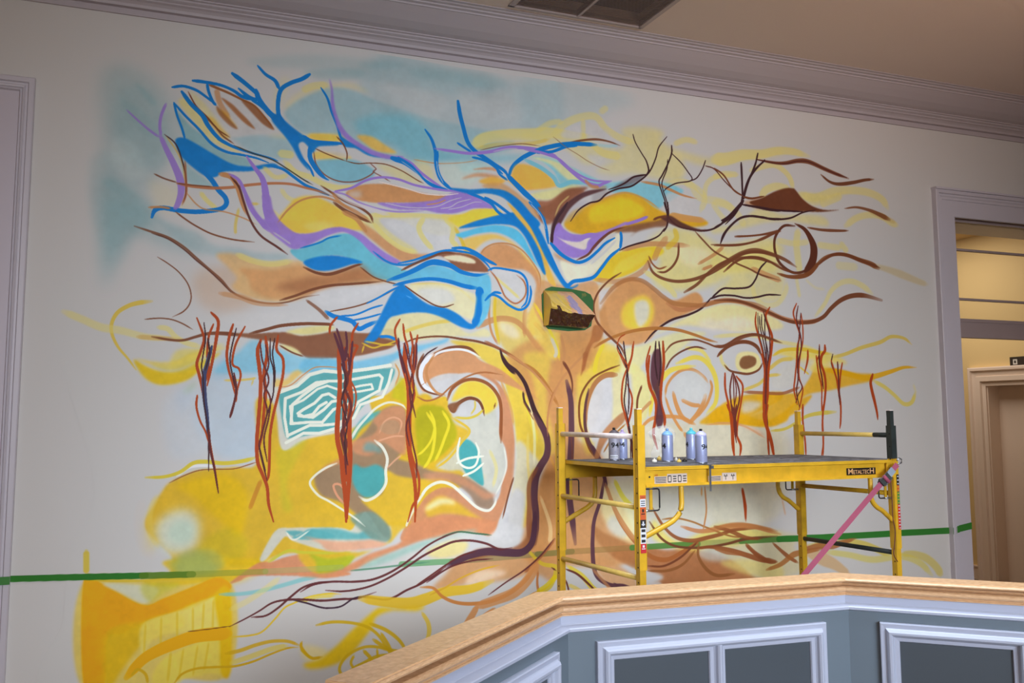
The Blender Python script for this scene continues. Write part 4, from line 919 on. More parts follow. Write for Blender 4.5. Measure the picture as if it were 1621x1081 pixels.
1f G .95 3 1110,430 1200,360 1280,300 1400,260 1621,240 1621,290 1500,360 1380,420 1600,440 1500,460 1300,440 1150,445
1f (230,226,218) .8 5 1390,300 1500,310 1450,360 1380,370
1f (230,230,222) .8 6 960,160 1080,110 1150,170 1150,280 1060,300 960,260
1s (205,150,100) 2.5 .8 1 1150,445 1300,440 1400,460 1500,510
1f (210,180,150) .5 3 1360,440 1480,480 1520,520 1420,480
2s R 4:4:5 1 .6 1268,120 1270,220 1295,340 1310,460 1315,560 1328,650
2s R 4:3:3 1 .6 1340,140 1380,200 1370,300 1350,420 1345,520 1365,580 1362,650
2s (120,55,45) 3 1 .5 1320,120 1350,200 1360,280 1335,400 1335,500
2s (120,55,45) 3 1 .5 1315,120 1300,220 1310,340 1325,460 1340,560
2s (120,55,45) 2 1 .5 1320,130 1325,260 1330,400
2s (120,55,45) 2 1 .5 1325,130 1340,240 1320,380 1330,480
2s R 4:5:5 1 .6 1500,0 1520,100 1515,250 1515,360 1530,440 1560,540 1580,640
2s R 4:4:3 1 .6 1560,0 1540,120 1535,250 1530,350
2s (120,55,45) 4 1 .6 1530,0 1530,150 1525,300 1535,440 1540,540 1548,640
2s R 5:6:5 1 .6 790,10 780,100 790,200 830,300 830,400 815,500 840,600
2s R 5:6:5 1 .6 875,-80 880,60 865,180 860,300 885,400 885,460
2s R 3 1 .6 795,-50 770,50 780,140 810,240
2f (95,52,60) .95 1.5 800,60 820,-20 860,-20 870,100 855,200 860,300 880,420 850,470 830,420 840,300 800,180
2s d 3 1 .6 830,-80 825,40 840,160
2s d 3 1 .6 850,-80 860,60 850,200
2s R 3:4:3 1 .6 650,80 620,180 615,300 640,400 660,480 680,600 690,680
2s R 3:4:3 1 .6 650,190 680,280 670,380 655,460 690,580
2s d 2.5 1 .6 650,80 640,200 630,300 650,400 670,520 670,680
2s d 2.5 1 .6 650,100 660,260 655,380
2s R 3:3 1 .6 595,-10 620,20 650,70
2s R 3:3 1 .6 685,-60 675,20 650,80
2s d 3 .95 .7 655,460 680,560 680,660
2s R 4:6:3 .9 1.5 1380,850 1395,960 1400,1060
@1130,640
1f G .95 2.5 0,70 100,80 200,70 320,100 420,60 520,-20 620,-60 560,20 470,80 400,130 300,140 150,120 0,120
2s (200,180,80) 4:5:7 .9 1.2 360,165 440,155 510,120 580,75 660,55 770,45
1s (205,150,100) 3 .8 1 0,115 120,118 200,140 320,210
1f (214,180,150) .5 3 160,130 260,150 320,210 220,165
0f (202,195,170) .9 10 0,160 300,240 360,520 350,720 200,800 0,820
2s R 4:5:4 1 .6 80,0 110,80 118,200 125,330
2s R 3 1 .6 165,0 150,80 140,180 170,260 160,330
2s (120,55,45) 3 1 .5 110,0 135,100 140,200
2s (120,55,45) 3 1 .5 140,0 125,100 130,180
2s R 5:6:5 1 .6 320,0 315,80 340,170 360,240 378,330
2s R 3 1 .6 340,0 330,80 335,180 345,330
2s R 3:4:3 1 .6 690,0 685,120 690,220 688,330
2s R 2 1 .6 690,240 678,330
2s R 4:3 1 .6 560,0 560,100 575,230 580,330
2s R 3 .6 1 520,180 510,300
2s R 4:6:3 .9 1.5 175,530 195,640 197,720
2s R 4:5:3 .85 1.5 410,520 430,600
2s (205,150,100) 3 .5 3 430,600 450,700
@830,740
1f (178,112,68) .95 4 790,500 900,520 1060,510 1240,560 1340,600 1480,700 1621,710 1621,740 800,780 880,690 700,620 560,560 600,500
1f (205,150,100) .8 4 230,330 460,380 440,520 600,620 700,700 700,780 560,780 440,640 300,560 200,560
1f (178,120,75) .8 3 420,360 520,420 640,470 700,520 720,640 560,560 460,460
1f (224,214,160) .8 5 500,120 620,80 700,100 700,300 780,480 640,460 540,380 480,260
1f (226,222,210) .8 5 560,300 640,380 640,440 560,420 520,360
1f (224,205,90) .75 5 820,330 900,420 1000,460 1200,370 1340,370 1560,400 1621,430 1400,480 1100,530 900,490 800,430
1f (226,220,205) .8 5 1110,520 1240,480 1300,580 1180,590 1110,560
1f (214,196,120) .8 5 1240,600 1400,580 1621,610 1621,740 1500,700 1360,660
1f (226,222,218) .9 3 780,730 850,720 880,760 800,770
2s (170,100,55) 4:8:5 .9 1.5 560,260 620,370 700,470 800,560 900,580 1000,530 1080,480 1100,460
2s (150,85,50) 4:7:5 .9 1.5 800,240 880,370 960,440 1060,460 1160,440 1240,420 1340,390 1500,380
2s (120,70,45) 4:4:5 .95 1 790,340 860,440 940,490 1040,505 1160,500 1280,480 1400,450 1600,430
2s (150,85,50) 4:8:9 .9 1.5 1090,510 1180,500 1300,520 1400,550 1500,580 1590,590
2s (150,85,50) 4:6:4 .9 1.2 1400,490 1480,560 1560,600
2s (150,95,55) 4:6:5 .9 1.2 1100,480 1100,560 1150,640 1220,680 1330,670
2s (125,70,45) 3:4:3 .95 1 780,620 880,620 980,570 1060,500 1090,470
2s (150,95,55) 4:5:4 .9 1.2 780,650 900,650 1000,610 1080,520
2s (165,110,60) 3 .9 1 870,325 960,318 1060,340 1160,380 1300,430 1400,440
2s (190,120,75) 5:9:6 .8 2 990,370 1120,400 1300,370 1440,370 1621,420
2s (190,130,80) 3 .9 .8 1140,120 1150,260 1140,340 1130,390
2s (205,150,90) 3 .9 1 1120,120 1120,180
2s (226,205,60) 7:8:9 .7 2.5 570,80 620,180 690,260
2s A 6:8:8 .9 1.5 510,100 570,260 640,380 700,460
2s (100,62,72) 6:8:6 .95 1 500,80 480,200 440,330 430,440 430,540 440,640 470,700 540,740 620,745 700,765
2s (100,62,72) 4:3 .95 1 565,730 620,765 700,775
2s (120,70,50) 3:4:3 .95 1 870,760 960,745 1100,745 1200,730
2s (205,180,60) 5:8:6 .8 2 0,500 100,600 180,620 200,640 160,750 60,800 0,830
2s (214,190,60) 6:9:10 .8 2.5 270,620 360,680 430,760 470,790
2s (110,55,45) 3 .95 1 170,630 200,650
2s (110,55,45) 3:4:3 .95 1 260,640 330,670 400,730 460,790
2s (110,55,45) 3 .95 1 260,710 275,760 280,800
2s (214,190,90) 6 .7 2 280,740 340,770 370,800
2s A 5 .7 2 430,640 520,740 560,780
2s (170,100,60) 5:6 .8 2 190,450 120,540 40,620 0,660
@130,811
1f (214,186,84) .85 3 10,440 500,440 940,440 935,1010 600,1050 560,1120 10,1120
1f (214,178,50) .85 4 540,300 1100,290 1150,320 1040,390 940,440 860,420 700,450 500,465 380,430 560,380
1f (226,160,30) 1 2.5 10,430 130,450 380,580 520,540 720,460 850,410 930,440 940,480 860,520 700,600 520,650 380,700 260,760 160,800 140,1080 10,1080
1f (216,175,45) .9 6 150,760 400,680 600,640 640,720 400,820 250,1000 200,1080 140,1080
1f (222,205,110) .8 4 380,710 600,620 800,540 930,520 930,700 800,740 600,760 450,800 380,900
1f (220,200,90) .8 4 480,960 600,880 800,800 920,800 930,1010 800,1020 650,1050 600,1080 450,1080
1f (222,178,40) .9 3 840,520 940,500 940,1000 880,1010 870,760
1s (210,180,60) 4 .6 2 400,700 390,900
1s (210,180,60) 4 .6 2 500,660 495,860
1s (210,180,60) 4 .6 2 600,620 600,790
1s (210,180,60) 4 .6 2 700,600 700,760
1s (210,180,60) 4 .6 2 770,570 760,740
1s (210,180,60) 4 .6 2 830,550 825,740
1s (210,180,60) 5 .6 2 560,880 540,1070
1s (210,180,60) 4 .6 2 640,860 610,1060
1s (210,180,60) 4 .6 2 730,840 700,1030
1s (210,180,60) 4 .6 2 800,820 770,1000
2s (222,165,30) 16:22:24 1 2.5 280,1040 380,930 480,870 600,820 720,780 850,765 930,765
1f (200,205,195) .8 4 130,450 300,450 480,480 430,560 370,570 250,510
1f (190,185,70) .6 5 380,450 620,450 520,510 420,560
1f (150,175,100) .5 8 560,300 760,260 860,380 620,400
1s (206,180,60) 10 .8 3 25,240 25,380
1s (206,178,60) 4 .8 2 25,420 200,430 450,425 700,410
2s (205,165,50) 5:5:5 .95 1 310,1030 350,990 400,1020 415,1080
2s (205,165,50) 4:4:3 .95 1 580,1080 630,1020 720,985 840,975 960,970 1080,940 1200,890 1300,855 1370,850
2s (205,165,50) 7:6:5 .85 1.5 910,890 1000,870 1100,835 1200,812 1300,812 1380,840
2s (215,195,90) 9 .7 3 940,950 1060,910 1200,860 1300,840
2s (205,165,50) 5:5 .95 1 1390,815 1385,845 1420,895 1460,920 1520,910
2s (215,180,60) 3:3:3 .9 1 930,785 1060,775 1140,750 1220,670 1280,600 1340,570 1440,530 1560,510 1640,515
2s (215,195,80) 7 .7 2 1390,560 1480,530 1600,520
2s (120,70,40) 1.5 .9 .7 670,750 800,735 940,715
2s (105,50,50) 2:4:4 .95 .8 930,720 1030,670 1120,620 1200,570 1290,550 1400,548 1520,555 1640,545 1740,540 1860,500
2s (105,50,50) 3:4:3 .95 .8 1070,660 1160,650 1240,600 1320,530 1400,470 1500,440 1620,435
2s (70,45,60) 3 .95 .8 1330,550 1420,570 1500,595 1560,602 1640,590 1720,540 1800,530 1880,545
1f (206,135,95) .95 2.5 940,440 1110,320 1200,310 1290,280 1400,265 1480,310 1510,380 1640,370 1700,390 1560,410 1400,400 1080,400 1000,430
1f (175,180,60) .9 4 1440,280 1560,250 1700,250 1680,340 1530,370 1500,350
1s (120,185,185) 6:7:8 .7 3 870,515 1000,512 1120,495 1260,460 1400,420 1500,400
1s y 10 .5 4 940,610 1040,560 1160,480 1250,410
1f (228,226,210) 1 2 1125,295 1180,180 1230,110 1300,95 1621,95 1700,110 1740,60 1800,0 1900,140 1950,170 1920,190 1640,250 1500,230 1340,180 1290,150 1240,200 1160,300
1f (95,165,165) .95 2 1290,115 1350,150 1430,110 1500,110 1600,150 1440,170 1330,160 1400,120
1f (95,165,165) .95 2.5 1440,105 1600,100 1740,130 1800,110 1880,160 1700,170 1500,165 1400,150
1f (220,155,120) .8 4 1400,150 1560,175 1700,180 1850,170 1930,190 1880,220 1700,240 1560,240 1500,190
1s c 3 .8 1 1290,120 1340,170 1440,110
1f (120,145,130) .95 3 1700,40 1760,0 1850,0 1950,100 1950,180 1850,170 1780,120
2s (190,185,70) 5 .8 2 1180,310 1300,240 1400,250 1621,255
@480,811
1f (208,170,60) .95 4 -20,210 100,240 280,250 420,240 520,200 560,180 620,110 700,60 560,60 540,180 300,300 120,400 -20,300
1f (206,138,98) 1 2.5 620,180 680,60 740,50 900,20 1080,30 1200,50 1230,60 1190,140 1050,110 920,150 780,170 660,210 560,250 450,300 300,370 150,410 -20,400 -20,380 100,380 280,330 420,260 540,220
1f (165,175,55) .9 4 40,260 160,290 320,270 280,330 200,370 90,380 80,310
1f (150,185,170) .8 5 430,300 600,240 700,200 860,150 1000,120 1100,110 900,180 700,250 540,310 360,360
1f (226,224,214) .8 5 700,240 860,170 960,130 1100,140 1000,190 900,260 720,290 560,310
1f (226,205,120) .7 4 780,250 920,180 1040,190 1000,260 860,290
1f (232,228,222) .9 4 1210,120 1290,60 1380,100 1360,170 1260,200 1180,160
2s (90,140,110) 3 .8 1.2 300,365 450,350 620,330 800,310
2s (70,110,80) 3 .9 .8 880,150 980,120 1090,130 1190,140
1f (200,142,88) .85 6 1000,280 1200,260 1400,250 1500,280 1440,380 1250,430 1100,440 950,470 820,480 900,390
1f (226,205,180) .8 6 1020,440 1100,370 1200,360 1290,380 1200,420 1080,460
2f (150,90,55) .85 3 1080,240 1200,220 1300,230 1400,170 1440,60 1480,60 1470,200 1380,260 1200,270 1060,300
2s (90,55,70) 10:14:10 .95 1.5 1465,0 1460,120 1440,200 1380,250 1280,250 1160,245 1050,270 960,310 900,340
2s (105,50,50) 3:4:3 .95 .8 900,340 820,400 740,450 650,490 580,530 520,548 440,540 380,535
2s (105,50,50) 3 .95 .8 780,440 880,370 960,330 1080,300 1200,290
2s (110,50,45) 3 .95 .8 700,470 800,400 900,330 1000,270 1100,240
2s (105,50,50) 3:4:4 .95 .8 140,490 260,495 400,470 520,420 640,350 760,270 880,210 960,180 1060,175 1160,195 1240,230 1320,220
2s (105,50,50) 3:4:3 .95 .8 -20,500 60,455 180,435 320,435 440,420 560,370 680,290 780,210 880,155 980,120
2s (214,178,58) 14:20:12 .9 3 360,540 500,560 660,570 760,550 900,500 1060,480 1200,430
2s (205,160,60) 3 .9 1 800,520 900,470 1000,410 1120,360 1240,330
1f (222,185,40) .95 5 0,960 100,920 200,850 300,750 400,660 480,600 560,600 760,590 720,620 560,620 460,660 440,720 380,800 300,900 200,960 60,990
1f (226,205,120) .6 6 0,840 150,870 100,930 0,920
2s (205,170,50) 5 .9 1.5 80,710 180,690 300,695 400,720 470,770 520,840 580,940
2s (205,170,50) 6:6:5 .9 1.5 420,700 520,740 600,800 650,870
2s (205,170,50) 6:6:6 .9 1.5 440,800 500,840 560,870 640,880 700,905
2s (205,170,50) 5 .9 1.5 310,1060 240,1020 230,970 280,900 380,850 480,850 560,880
2s (205,170,50) 6 .9 1.5 300,990 380,950 460,910 560,900 680,905
2s (205,170,50) 6 .9 1.5 380,870 430,930 440,1010
2s (205,170,50) 4 .9 1.5 465,860 470,940 450,1000
2s (205,170,50) 5 .9 1.5 490,760 540,840 580,940
2s (205,170,50) 4:5 .9 1.5 330,1000 300,950 320,900
2s (215,185,70) 6:8:6 .8 2 750,630 790,700 790,780 740,880
2s (205,170,50) 4 .9 1.5 -20,860 20,900 60,920
2s (196,125,65) 4:6:8 .9 1.2 740,470 820,475 880,530 960,565 1060,575 1180,560 1300,510 1400,430 1480,320
2s (205,140,85) 10:14:14 .85 2.5 1100,590 1060,660 1000,750 900,800 840,840
2s (205,140,85) 6:10:9 .9 1.5 1210,605 1150,650 1080,710 1000,760
2s (205,140,85) 14:18:16 .8 2.5 1100,590 1220,550 1340,500 1430,410 1480,310
2s (205,140,85) 6:12:10 .9 1.5 1480,500 1400,560 1320,620 1260,660
2s (190,120,70) 4:5 .9 1 1485,370 1480,450 1500,550
2s (105,50,50) 2:3:3 .9 .8 1170,520 1280,440 1400,360 1500,270 1590,160
2s (214,190,50) 9:8:8 .8 2 1600,400 1540,460 1480,500
@130,80
2s A 3:4 .9 .9 1240,1085 1300,1010 1380,950 1480,925 1560,935 1650,975 1720,1020
@830,320
1f (212,180,120) .8 4 120,380 160,420 240,520 420,540 520,500 560,540 480,560 440,620 430,560 140,520 100,560 110,700 20,800 0,700 40,600 100,520
1f (236,232,226) .8 3 135,470 165,470 200,520 250,530 150,540 130,560
1f (236,232,226) .8 3 20,620 70,560 100,560 60,640 20,700
1f (224,214,205) .6 4 440,560 560,540 520,580 470,640
1f (200,142,88) .85 4 220,810 430,810 440,740 480,760 500,800 400,1060 200,1080 210,900
1f (224,196,90) .7 4 60,640 110,720 120,810 220,820 200,1000 100,900 20,780
@830,560
0f (202,195,170) .9 10 560,400 800,430 1621,440 1621,1000 1300,1060 700,1060 620,800
1f (222,214,190) .7 5 500,640 640,520 700,560 700,900 560,860
@1130,640
1f (205,190,125) .5 6 0,760 200,760 400,800 560,840 500,900 600,1000 500,1080 300,1080 0,900
1s (200,180,70) 8:10:10 .7 3 600,890 760,880 860,870 950,885 1040,920 1110,950
1s (200,180,80) 8:12:14 .6 4 1190,945 1260,945 1340,970 1400,1020 1440,1080
1s (205,190,90) 8:10:10 .6 4 700,930 850,950 1000,980 1180,960 1300,1000 1380,1080
1s (205,150,80) 14:20:10 .5 5 560,900 650,960 760,1010 860,1080
2s (150,85,50) 5:8:5 .85 1.5 200,880 260,940 340,990 400,995
2s (150,85,50) 4:7:5 .85 1.5 370,875 430,930 480,970 530,1000
2s (170,105,55) 5:10:6 .8 2 330,1045 420,1010 500,950 580,930 700,905
2s (165,100,60) 6:12:4 .8 2 560,920 650,895 750,890 820,870 900,845
2s (150,85,50) 5:7:4 .85 1.5 0,770 100,800 200,840 300,850
2s (165,100,60) 4:9:5 .8 2 0,910 80,930 200,950
2s (185,120,70) 5:9:5 .7 2.5 0,780 120,760 250,770 400,800
@830,320
1f (204,150,100) .85 3 100,500 270,530 440,500 470,600 440,800 200,820 90,740 60,640
1s (226,196,70) 5 .8 1.5 60,640 130,760 200,900 220,1000
1s W 6 .7 2 170,860 200,940 190,980
1s A 5 .8 1.5 230,840 250,960 230,1080
1s (226,196,70) 6:8 .8 1.5 500,900 460,980 440,1080
@480,560
1s (226,200,80) 6:8:6 .7 2 1400,260 1440,420 1480,560
1s (205,150,75) 4 .7 1.5 1560,640 1600,760 1590,900
1s (236,205,150) 5:8 .6 2 1500,900 1560,1080 1560,1200
2s (150,90,60) 2 .8 .8 1390,300 1460,420

@130,80
0f T .35 14 60,700 160,640 240,720 200,900 420,960 430,1100 160,1240 60,1000
0f T .3 5 240,300 420,420 520,540 440,560 330,460
0f (196,205,200) .35 8 200,560 330,600 420,760 300,820 180,700
0f T .4 7 130,820 200,810 330,900 380,960 300,940 180,880
0f (214,200,140) .3 12 430,820 640,900 700,1000 500,1020
@130,560
1f (216,182,52) .85 3 325,35 390,75 470,110 560,120 650,100 730,55 760,60 690,150 600,184 500,194 425,170 370,120
1f (205,190,90) .5 5 440,60 600,70 740,20 760,60 640,110 500,105
1s (196,190,182) 16 .55 10 380,930 360,1040 380,1180 440,1290
1s (214,192,100) 10 .45 6 470,900 430,1000 430,1120 480,1220
0f (222,186,66) .8 8 700,1270 1150,1270 1200,1320 1000,1440 800,1450 640,1420 560,1380
1f (150,170,110) .5 7 640,1260 820,1240 900,1340 760,1400 600,1390
0f (190,200,208) .5 14 520,300 760,220 820,500 760,640 560,640
@830,560
1s (236,228,190) 5 .6 2 30,300 60,500 60,700
1s (226,200,110) 5 .6 2 20,500 20,700 40,860"""
# ---------------------------------------------------------------- setting
FLOOR=0.0;CEIL=H+2.6;WY=5.8
ivory=mat('ivory_wall_paint',(W_ALB[0],W_ALB[1],W_ALB[2]),.62,bump=.02,bscale=180,raw=True)
ivory.node_tree.nodes['Principled BSDF'].inputs['Specular IOR Level'].default_value=.2
ceilm=mat('ceiling_paint',(222,204,192),.8,bump=.02,bscale=120)
tanw=mat('tan_wall_paint',(168,136,108),.7,bump=.02,bscale=120)
trimm=mat('white_trim_paint',(206,200,208),.42,bump=.015,bscale=60)
cornm=mat('cornice_paint',(190,180,184),.55,bump=.02,bscale=60)
warmw=mat('corridor_cream_paint',(232,200,140),.7,bump=.02,bscale=90)
warmt=mat('corridor_trim_paint',(236,212,192),.5,bump=.015,bscale=60)
floorm=mat('carpet_floor',(120,104,90),.95,bump=.2,bscale=400,vary=.15)

def struct(name,bm,m,parent=None):
    o=obj(name,bm,m,parent)
    if parent is None:o['kind']='structure'
    return o
XL,XR,YR=-3.6,9.2,-4.8
JX0,JX1=6.335,7.95          # cased opening, inner edges
HZ=H+1.662                  # its head
# wall_back with the cased opening
bm=bmesh.new()
box(bm,XL-.2,WY,0,JX0,6.38,CEIL);box(bm,JX0,WY,HZ,JX1,6.38,CEIL);box(bm,JX1,WY,0,XR+.2,6.38,CEIL)
struct('wall_back',bm,ivory)
bm=bmesh.new();box(bm,XL-.2,YR,0,XL,WY,CEIL);struct('wall_left',bm,tanw)
bm=bmesh.new();box(bm,XR,YR,0,XR+.2,WY,CEIL);struct('wall_right',bm,tanw)
bm=bmesh.new()
wins=[(-2.6,-.8),(.4,2.2),(3.4,5.2),(6.4,8.2)]
xs=[XL-.2]+[v for w in wins for v in w]+[XR+.2]
for i in range(0,len(xs),2): box(bm,xs[i],YR-.25,0,xs[i+1],YR,CEIL)
for a,b in wins: box(bm,a,YR-.25,0,b,YR,.9);box(bm,a,YR-.25,3.6,b,YR,CEIL)
struct('wall_rear',bm,tanw)
glass=bpy.data.materials.new('window_glass');glass.use_nodes=True
pb=glass.node_tree.nodes['Principled BSDF'];pb.inputs['Transmission Weight'].default_value=1;pb.inputs['Roughness'].default_value=.02
for k,(a,b) in enumerate(wins):
    bm=bmesh.new()
    for q in ((a,.9,a+.07,3.6),(b-.07,.9,b,3.6),(a,.9,b,.97),(a,3.53,b,3.6),((a+b)/2-.03,.9,(a+b)/2+.03,3.6),(a,2.2,b,2.26)):
        box(bm,q[0],YR-.16,q[1],q[2],YR-.08,q[3])
    w=struct('window_%d'%(k+1),bm,trimm)
    bm=bmesh.new();box(bm,a+.05,YR-.125,.95,b-.05,YR-.118,3.55);obj('pane',bm,glass,w)
bm=bmesh.new();box(bm,XL-.2,YR-.25,-.2,XR+.2,WY,0);struct('floor',bm,floorm)
# ceiling with a hole for the return grille
VX0,VX1,VY1=2.215,3.140,5.363;VY0=VY1-.95
bm=bmesh.new()
box(bm,XL-.2,YR-.25,CEIL,VX0,WY+.2,CEIL+.3);box(bm,VX1,YR-.25,CEIL,XR+.2,WY+.2,CEIL+.3)
box(bm,VX0,YR-.25,CEIL,VX1,VY0,CEIL+.3);box(bm,VX0,VY1,CEIL,VX1,WY+.2,CEIL+.3)
struct('ceiling',bm,ceilm)
# cornice: profile in (Y,z), run along X
def run_x(bm,prof,x0,x1):
    n=len(prof);a=[bm.verts.new((x0,y,z)) for y,z in prof];b=[bm.verts.new((x1,y,z)) for y,z in prof]
    for i in range(n):
        j=(i+1)%n;bm.faces.new((a[i],b[i],b[j],a[j]))
    bm.faces.new(a[::-1]);bm.faces.new(b)
h=H
prof=[(5.8,h+2.352),(5.785,h+2.352),(5.785,h+2.368),(5.795,h+2.372),(5.795,h+2.392),(5.77,h+2.396),(5.765,h+2.412),(5.752,h+2.425),(5.735,h+2.432),
 (5.735,h+2.440),(5.715,h+2.449),(5.715,h+2.460),(5.70,h+2.462),(5.70,h+2.470),
 (5.66,h+2.478),(5.60,h+2.502),(5.545,h+2.535),(5.505,h+2.563),(5.495,h+2.563),(5.492,h+2.573),(5.47,h+2.577),(5.468,h+2.586),(5.445,h+2.588),(5.44,h+2.594),(5.416,h+2.595),(5.416,h+2.6),(5.8,h+2.6)]
bm=bmesh.new();run_x(bm,prof,XL,XR);struct('trim_1',bm,cornm)
# cased opening
CX0=6.116
bm=bmesh.new()
def casing(bm,x0,x1,zt,prof,z0=0,axis='x',c=WY,sg=-1):
    """mitred casing: prof = (distance inwards from the outer edge, proud of the wall)"""
    rows=[]
    for cx,cz,dx,dz in ((x0,z0,1,0),(x0,zt,1,-1),(x1,zt,-1,-1),(x1,z0,-1,0)):
        r_=[]
        for t_,d_ in prof:
            a,z=cx+dx*t_,cz+dz*t_
            r_.append(bm.verts.new((a,c+sg*d_,z) if axis=='x' else (c+sg*d_,a,z)))
        rows.append(r_)
    n=len(prof)
    for p,q in zip(rows,rows[1:]):
        for k in range(n): bm.faces.new((p[k],q[k],q[(k+1)%n],p[(k+1)%n]))
    bm.faces.new(rows[0]);bm.faces.new(rows[-1][::-1]);bmesh.ops.recalc_face_normals(bm,faces=bm.faces)
casing(bm,CX0,JX1+.22,H+1.846,[(0,0),(0,.045),(.006,.05),(.030,.05),(.036,.036),(.050,.038),(.060,.030),(.078,.030),(.082,.022),(.214,.022),(.2185,.016),(.2185,0)])
# jamb lining and soffit
box(bm,JX0-.01,WY-.01,0,JX0+.012,6.4,HZ);box(bm,JX1-.012,WY-.01,0,JX1+.01,6.4,HZ)
box(bm,JX0,WY-.01,HZ-.012,JX1,6.4,HZ+.01)
box(bm,CX0-.006,WY-.06,H+1.846,JX1+.226,WY,H+1.862)
struct('trim_2',bm,trimm)
# transom window
dk=mat('transom_bar_paint',(168,150,148),.45,bump=.01)
bm=bmesh.new()
for z0,z1,d in ((.640,.672,.07),(.672,.77,.05),(.77,.797,.07)): box(bm,JX0+.01,5.87-d/2+.02,H+z0,JX1-.01,5.87+d/2+.02,H+z1)
box(bm,JX0+.012,5.86,H+.797,JX0+.05,5.92,HZ-.012);box(bm,JX1-.05,5.86,H+.797,JX1-.012,5.92,HZ-.012)
box(bm,JX0+.05,5.86,HZ-.05,JX1-.05,5.92,HZ-.012)
w=struct('window_5',bm,dk)
for z in (1.372,.954):
    bm=bmesh.new();box(bm,JX0+.05,5.872,H+z,JX1-.05,5.908,H+z+.018);obj('glazing_bar',bm,dk,w)
for a,b in ((.797,.954),(.972,1.372),(1.39,1.612)):
    bm=bmesh.new();box(bm,JX0+.05,5.888,H+a,JX1-.05,5.892,H+b);obj('pane',bm,glass,w)
# corridor beyond
CXW=8.6
bm=bmesh.new();DY0,DY1=6.12,7.545;DZ=H+.33
box(bm,CXW,6.38,0,CXW+.25,DY0+.0,H+1.945);box(bm,CXW,DY1,0,CXW+.25,10.2,H+1.945);box(bm,CXW,DY0,DZ,CXW+.25,DY1,H+1.945)
struct('wall_corridor',bm,warmw)
bm=bmesh.new();box(bm,2.2,10.2,0,CXW+.25,10.4,H+1.945);struct('wall_corridor_end',bm,warmw)
bm=bmesh.new();box(bm,2.0,6.38,0,2.2,10.4,H+1.945);struct('wall_corridor_left',bm,warmw)
bm=bmesh.new();box(bm,2.0,6.38,H+1.945,CXW+.25,10.4,H+2.1);struct('ceiling_corridor',bm,mat('corridor_ceiling_paint',(226,196,150),.8))
bm=bmesh.new();box(bm,2.0,WY,-.2,CXW+.25,10.4,0);struct('floor_corridor',bm,floorm)
bm=bmesh.new();box(bm,CXW-.018,DY1+.19,0,CXW,10.2,.13);box(bm,CXW-.026,DY1+.19,.13,CXW,10.2,.145);struct('baseboard_corridor',bm,warmt)
# doorway of the corridor wall: casing + recessed slab
bm=bmesh.new()
casing(bm,DY0-.2,DY1+.2,H+.51,[(0,0),(0,.05),(.012,.055),(.035,.055),(.045,.035),(.095,.03),(.10,.045),(.15,.045),(.158,.022),(.2,.018),(.2,0)],axis='y',c=CXW)
box(bm,CXW,DY1-.012,0,CXW+.25,DY1,DZ);box(bm,CXW,DY0,0,CXW+.25,DY0+.012,DZ);box(bm,CXW,DY0,DZ-.012,CXW+.25,DY1,DZ)
d2=struct('door_2',bm,warmt)
bm=bmesh.new();box(bm,CXW+.15,DY0+.012,0,CXW+.2,(DY0+DY1)/2-.003,DZ-.012);obj('door_leaf',bm,warmt,d2)
bm=bmesh.new();box(bm,CXW+.15,(DY0+DY1)/2+.003,0,CXW+.2,DY1-.012,DZ-.012);obj('door_leaf',bm,warmt,d2)
# small plate above it
pl=mat('dark_metal_plate',(84,76,70),.4,metal=.6)
yc=7.16
bm=bmesh.new();box(bm,CXW-.014,yc-.16,H+.455+.04,CXW,yc+.07,H+.60);sp=obj('sign_plate',bm,pl)
tag(sp,'small dark grey sign plate above the corridor doorway','sign')
bm=bmesh.new()
for a in range(2):
    z=H+.525+.0;r0,r1=(.032,.024)
box(bm,CXW-.017,yc-.02,H+.52,CXW-.013,yc+.03,H+.575);obj('sign_symbol',bm,mat('sign_white',(220,214,205),.6),sp)
bm=bmesh.new();box(bm,CXW-.019,yc-.005,H+.535,CXW-.0165,yc+.015,H+.562);obj('sign_symbol',bm,pl,sp)
# cased door at the far left
bm=bmesh.new()
LX=-.521
casing(bm,LX-1.25,LX,H+1.897,[(0,0),(0,.035),(.006,.042),(.030,.042),(.036,.030),(.046,.030),(.052,.036),(.060,.034),(.066,.024),(.074,.028),(.080,.012),(.082,0)])
d1=struct('door_1',bm,trimm)
bm=bmesh.new();box(bm,LX-1.17,WY-.012,.01,LX-.08,WY,H+1.818);obj('door_leaf',bm,mat('door_leaf_paint',(205,196,205),.5,bump=.01),d1)
bm=bmesh.new();box(bm,LX,WY-.02,0,JX0-.219,WY,.16);struct('baseboard_back',bm,trimm)

# ---------------------------------------------------------------- mural image on the wall
PXM=360.
MX0,MX1,MZ0,MZ1=-.60,6.32,H-1.62,H+2.36
MW,MH=int((MX1-MX0)*PXM),int((MZ1-MZ0)*PXM)
img=np.empty((MH,MW,3),np.float32);img[:]=PAL['W']
def tf(P):
    d=_fwd[None]+_r[None]*(P[:,:1]-CX)/F-_u[None]*(P[:,1:]-CY)/F
    Q=d*(WY/d[:,1:2]);return np.stack([(Q[:,0]-MX0)*PXM,(MZ1-(Q[:,2]+H))*PXM],1)
def sc(p):
    q=tf(np.array([p,p+np.array([1,0]),p+np.array([0,1])]));a,b=q[1]-q[0],q[2]-q[0]
    return math.sqrt(abs(a[0]*b[1]-a[1]*b[0]))
noise=mknoise(MH,MW,np.random.default_rng(7))
paint(img,MURAL,tf,sc,noise)
img=np.clip(img,0,255)
lin=np.where(img/255<=.04045,img/255/12.92,((img/255+.055)/1.055)**2.4)*ALB
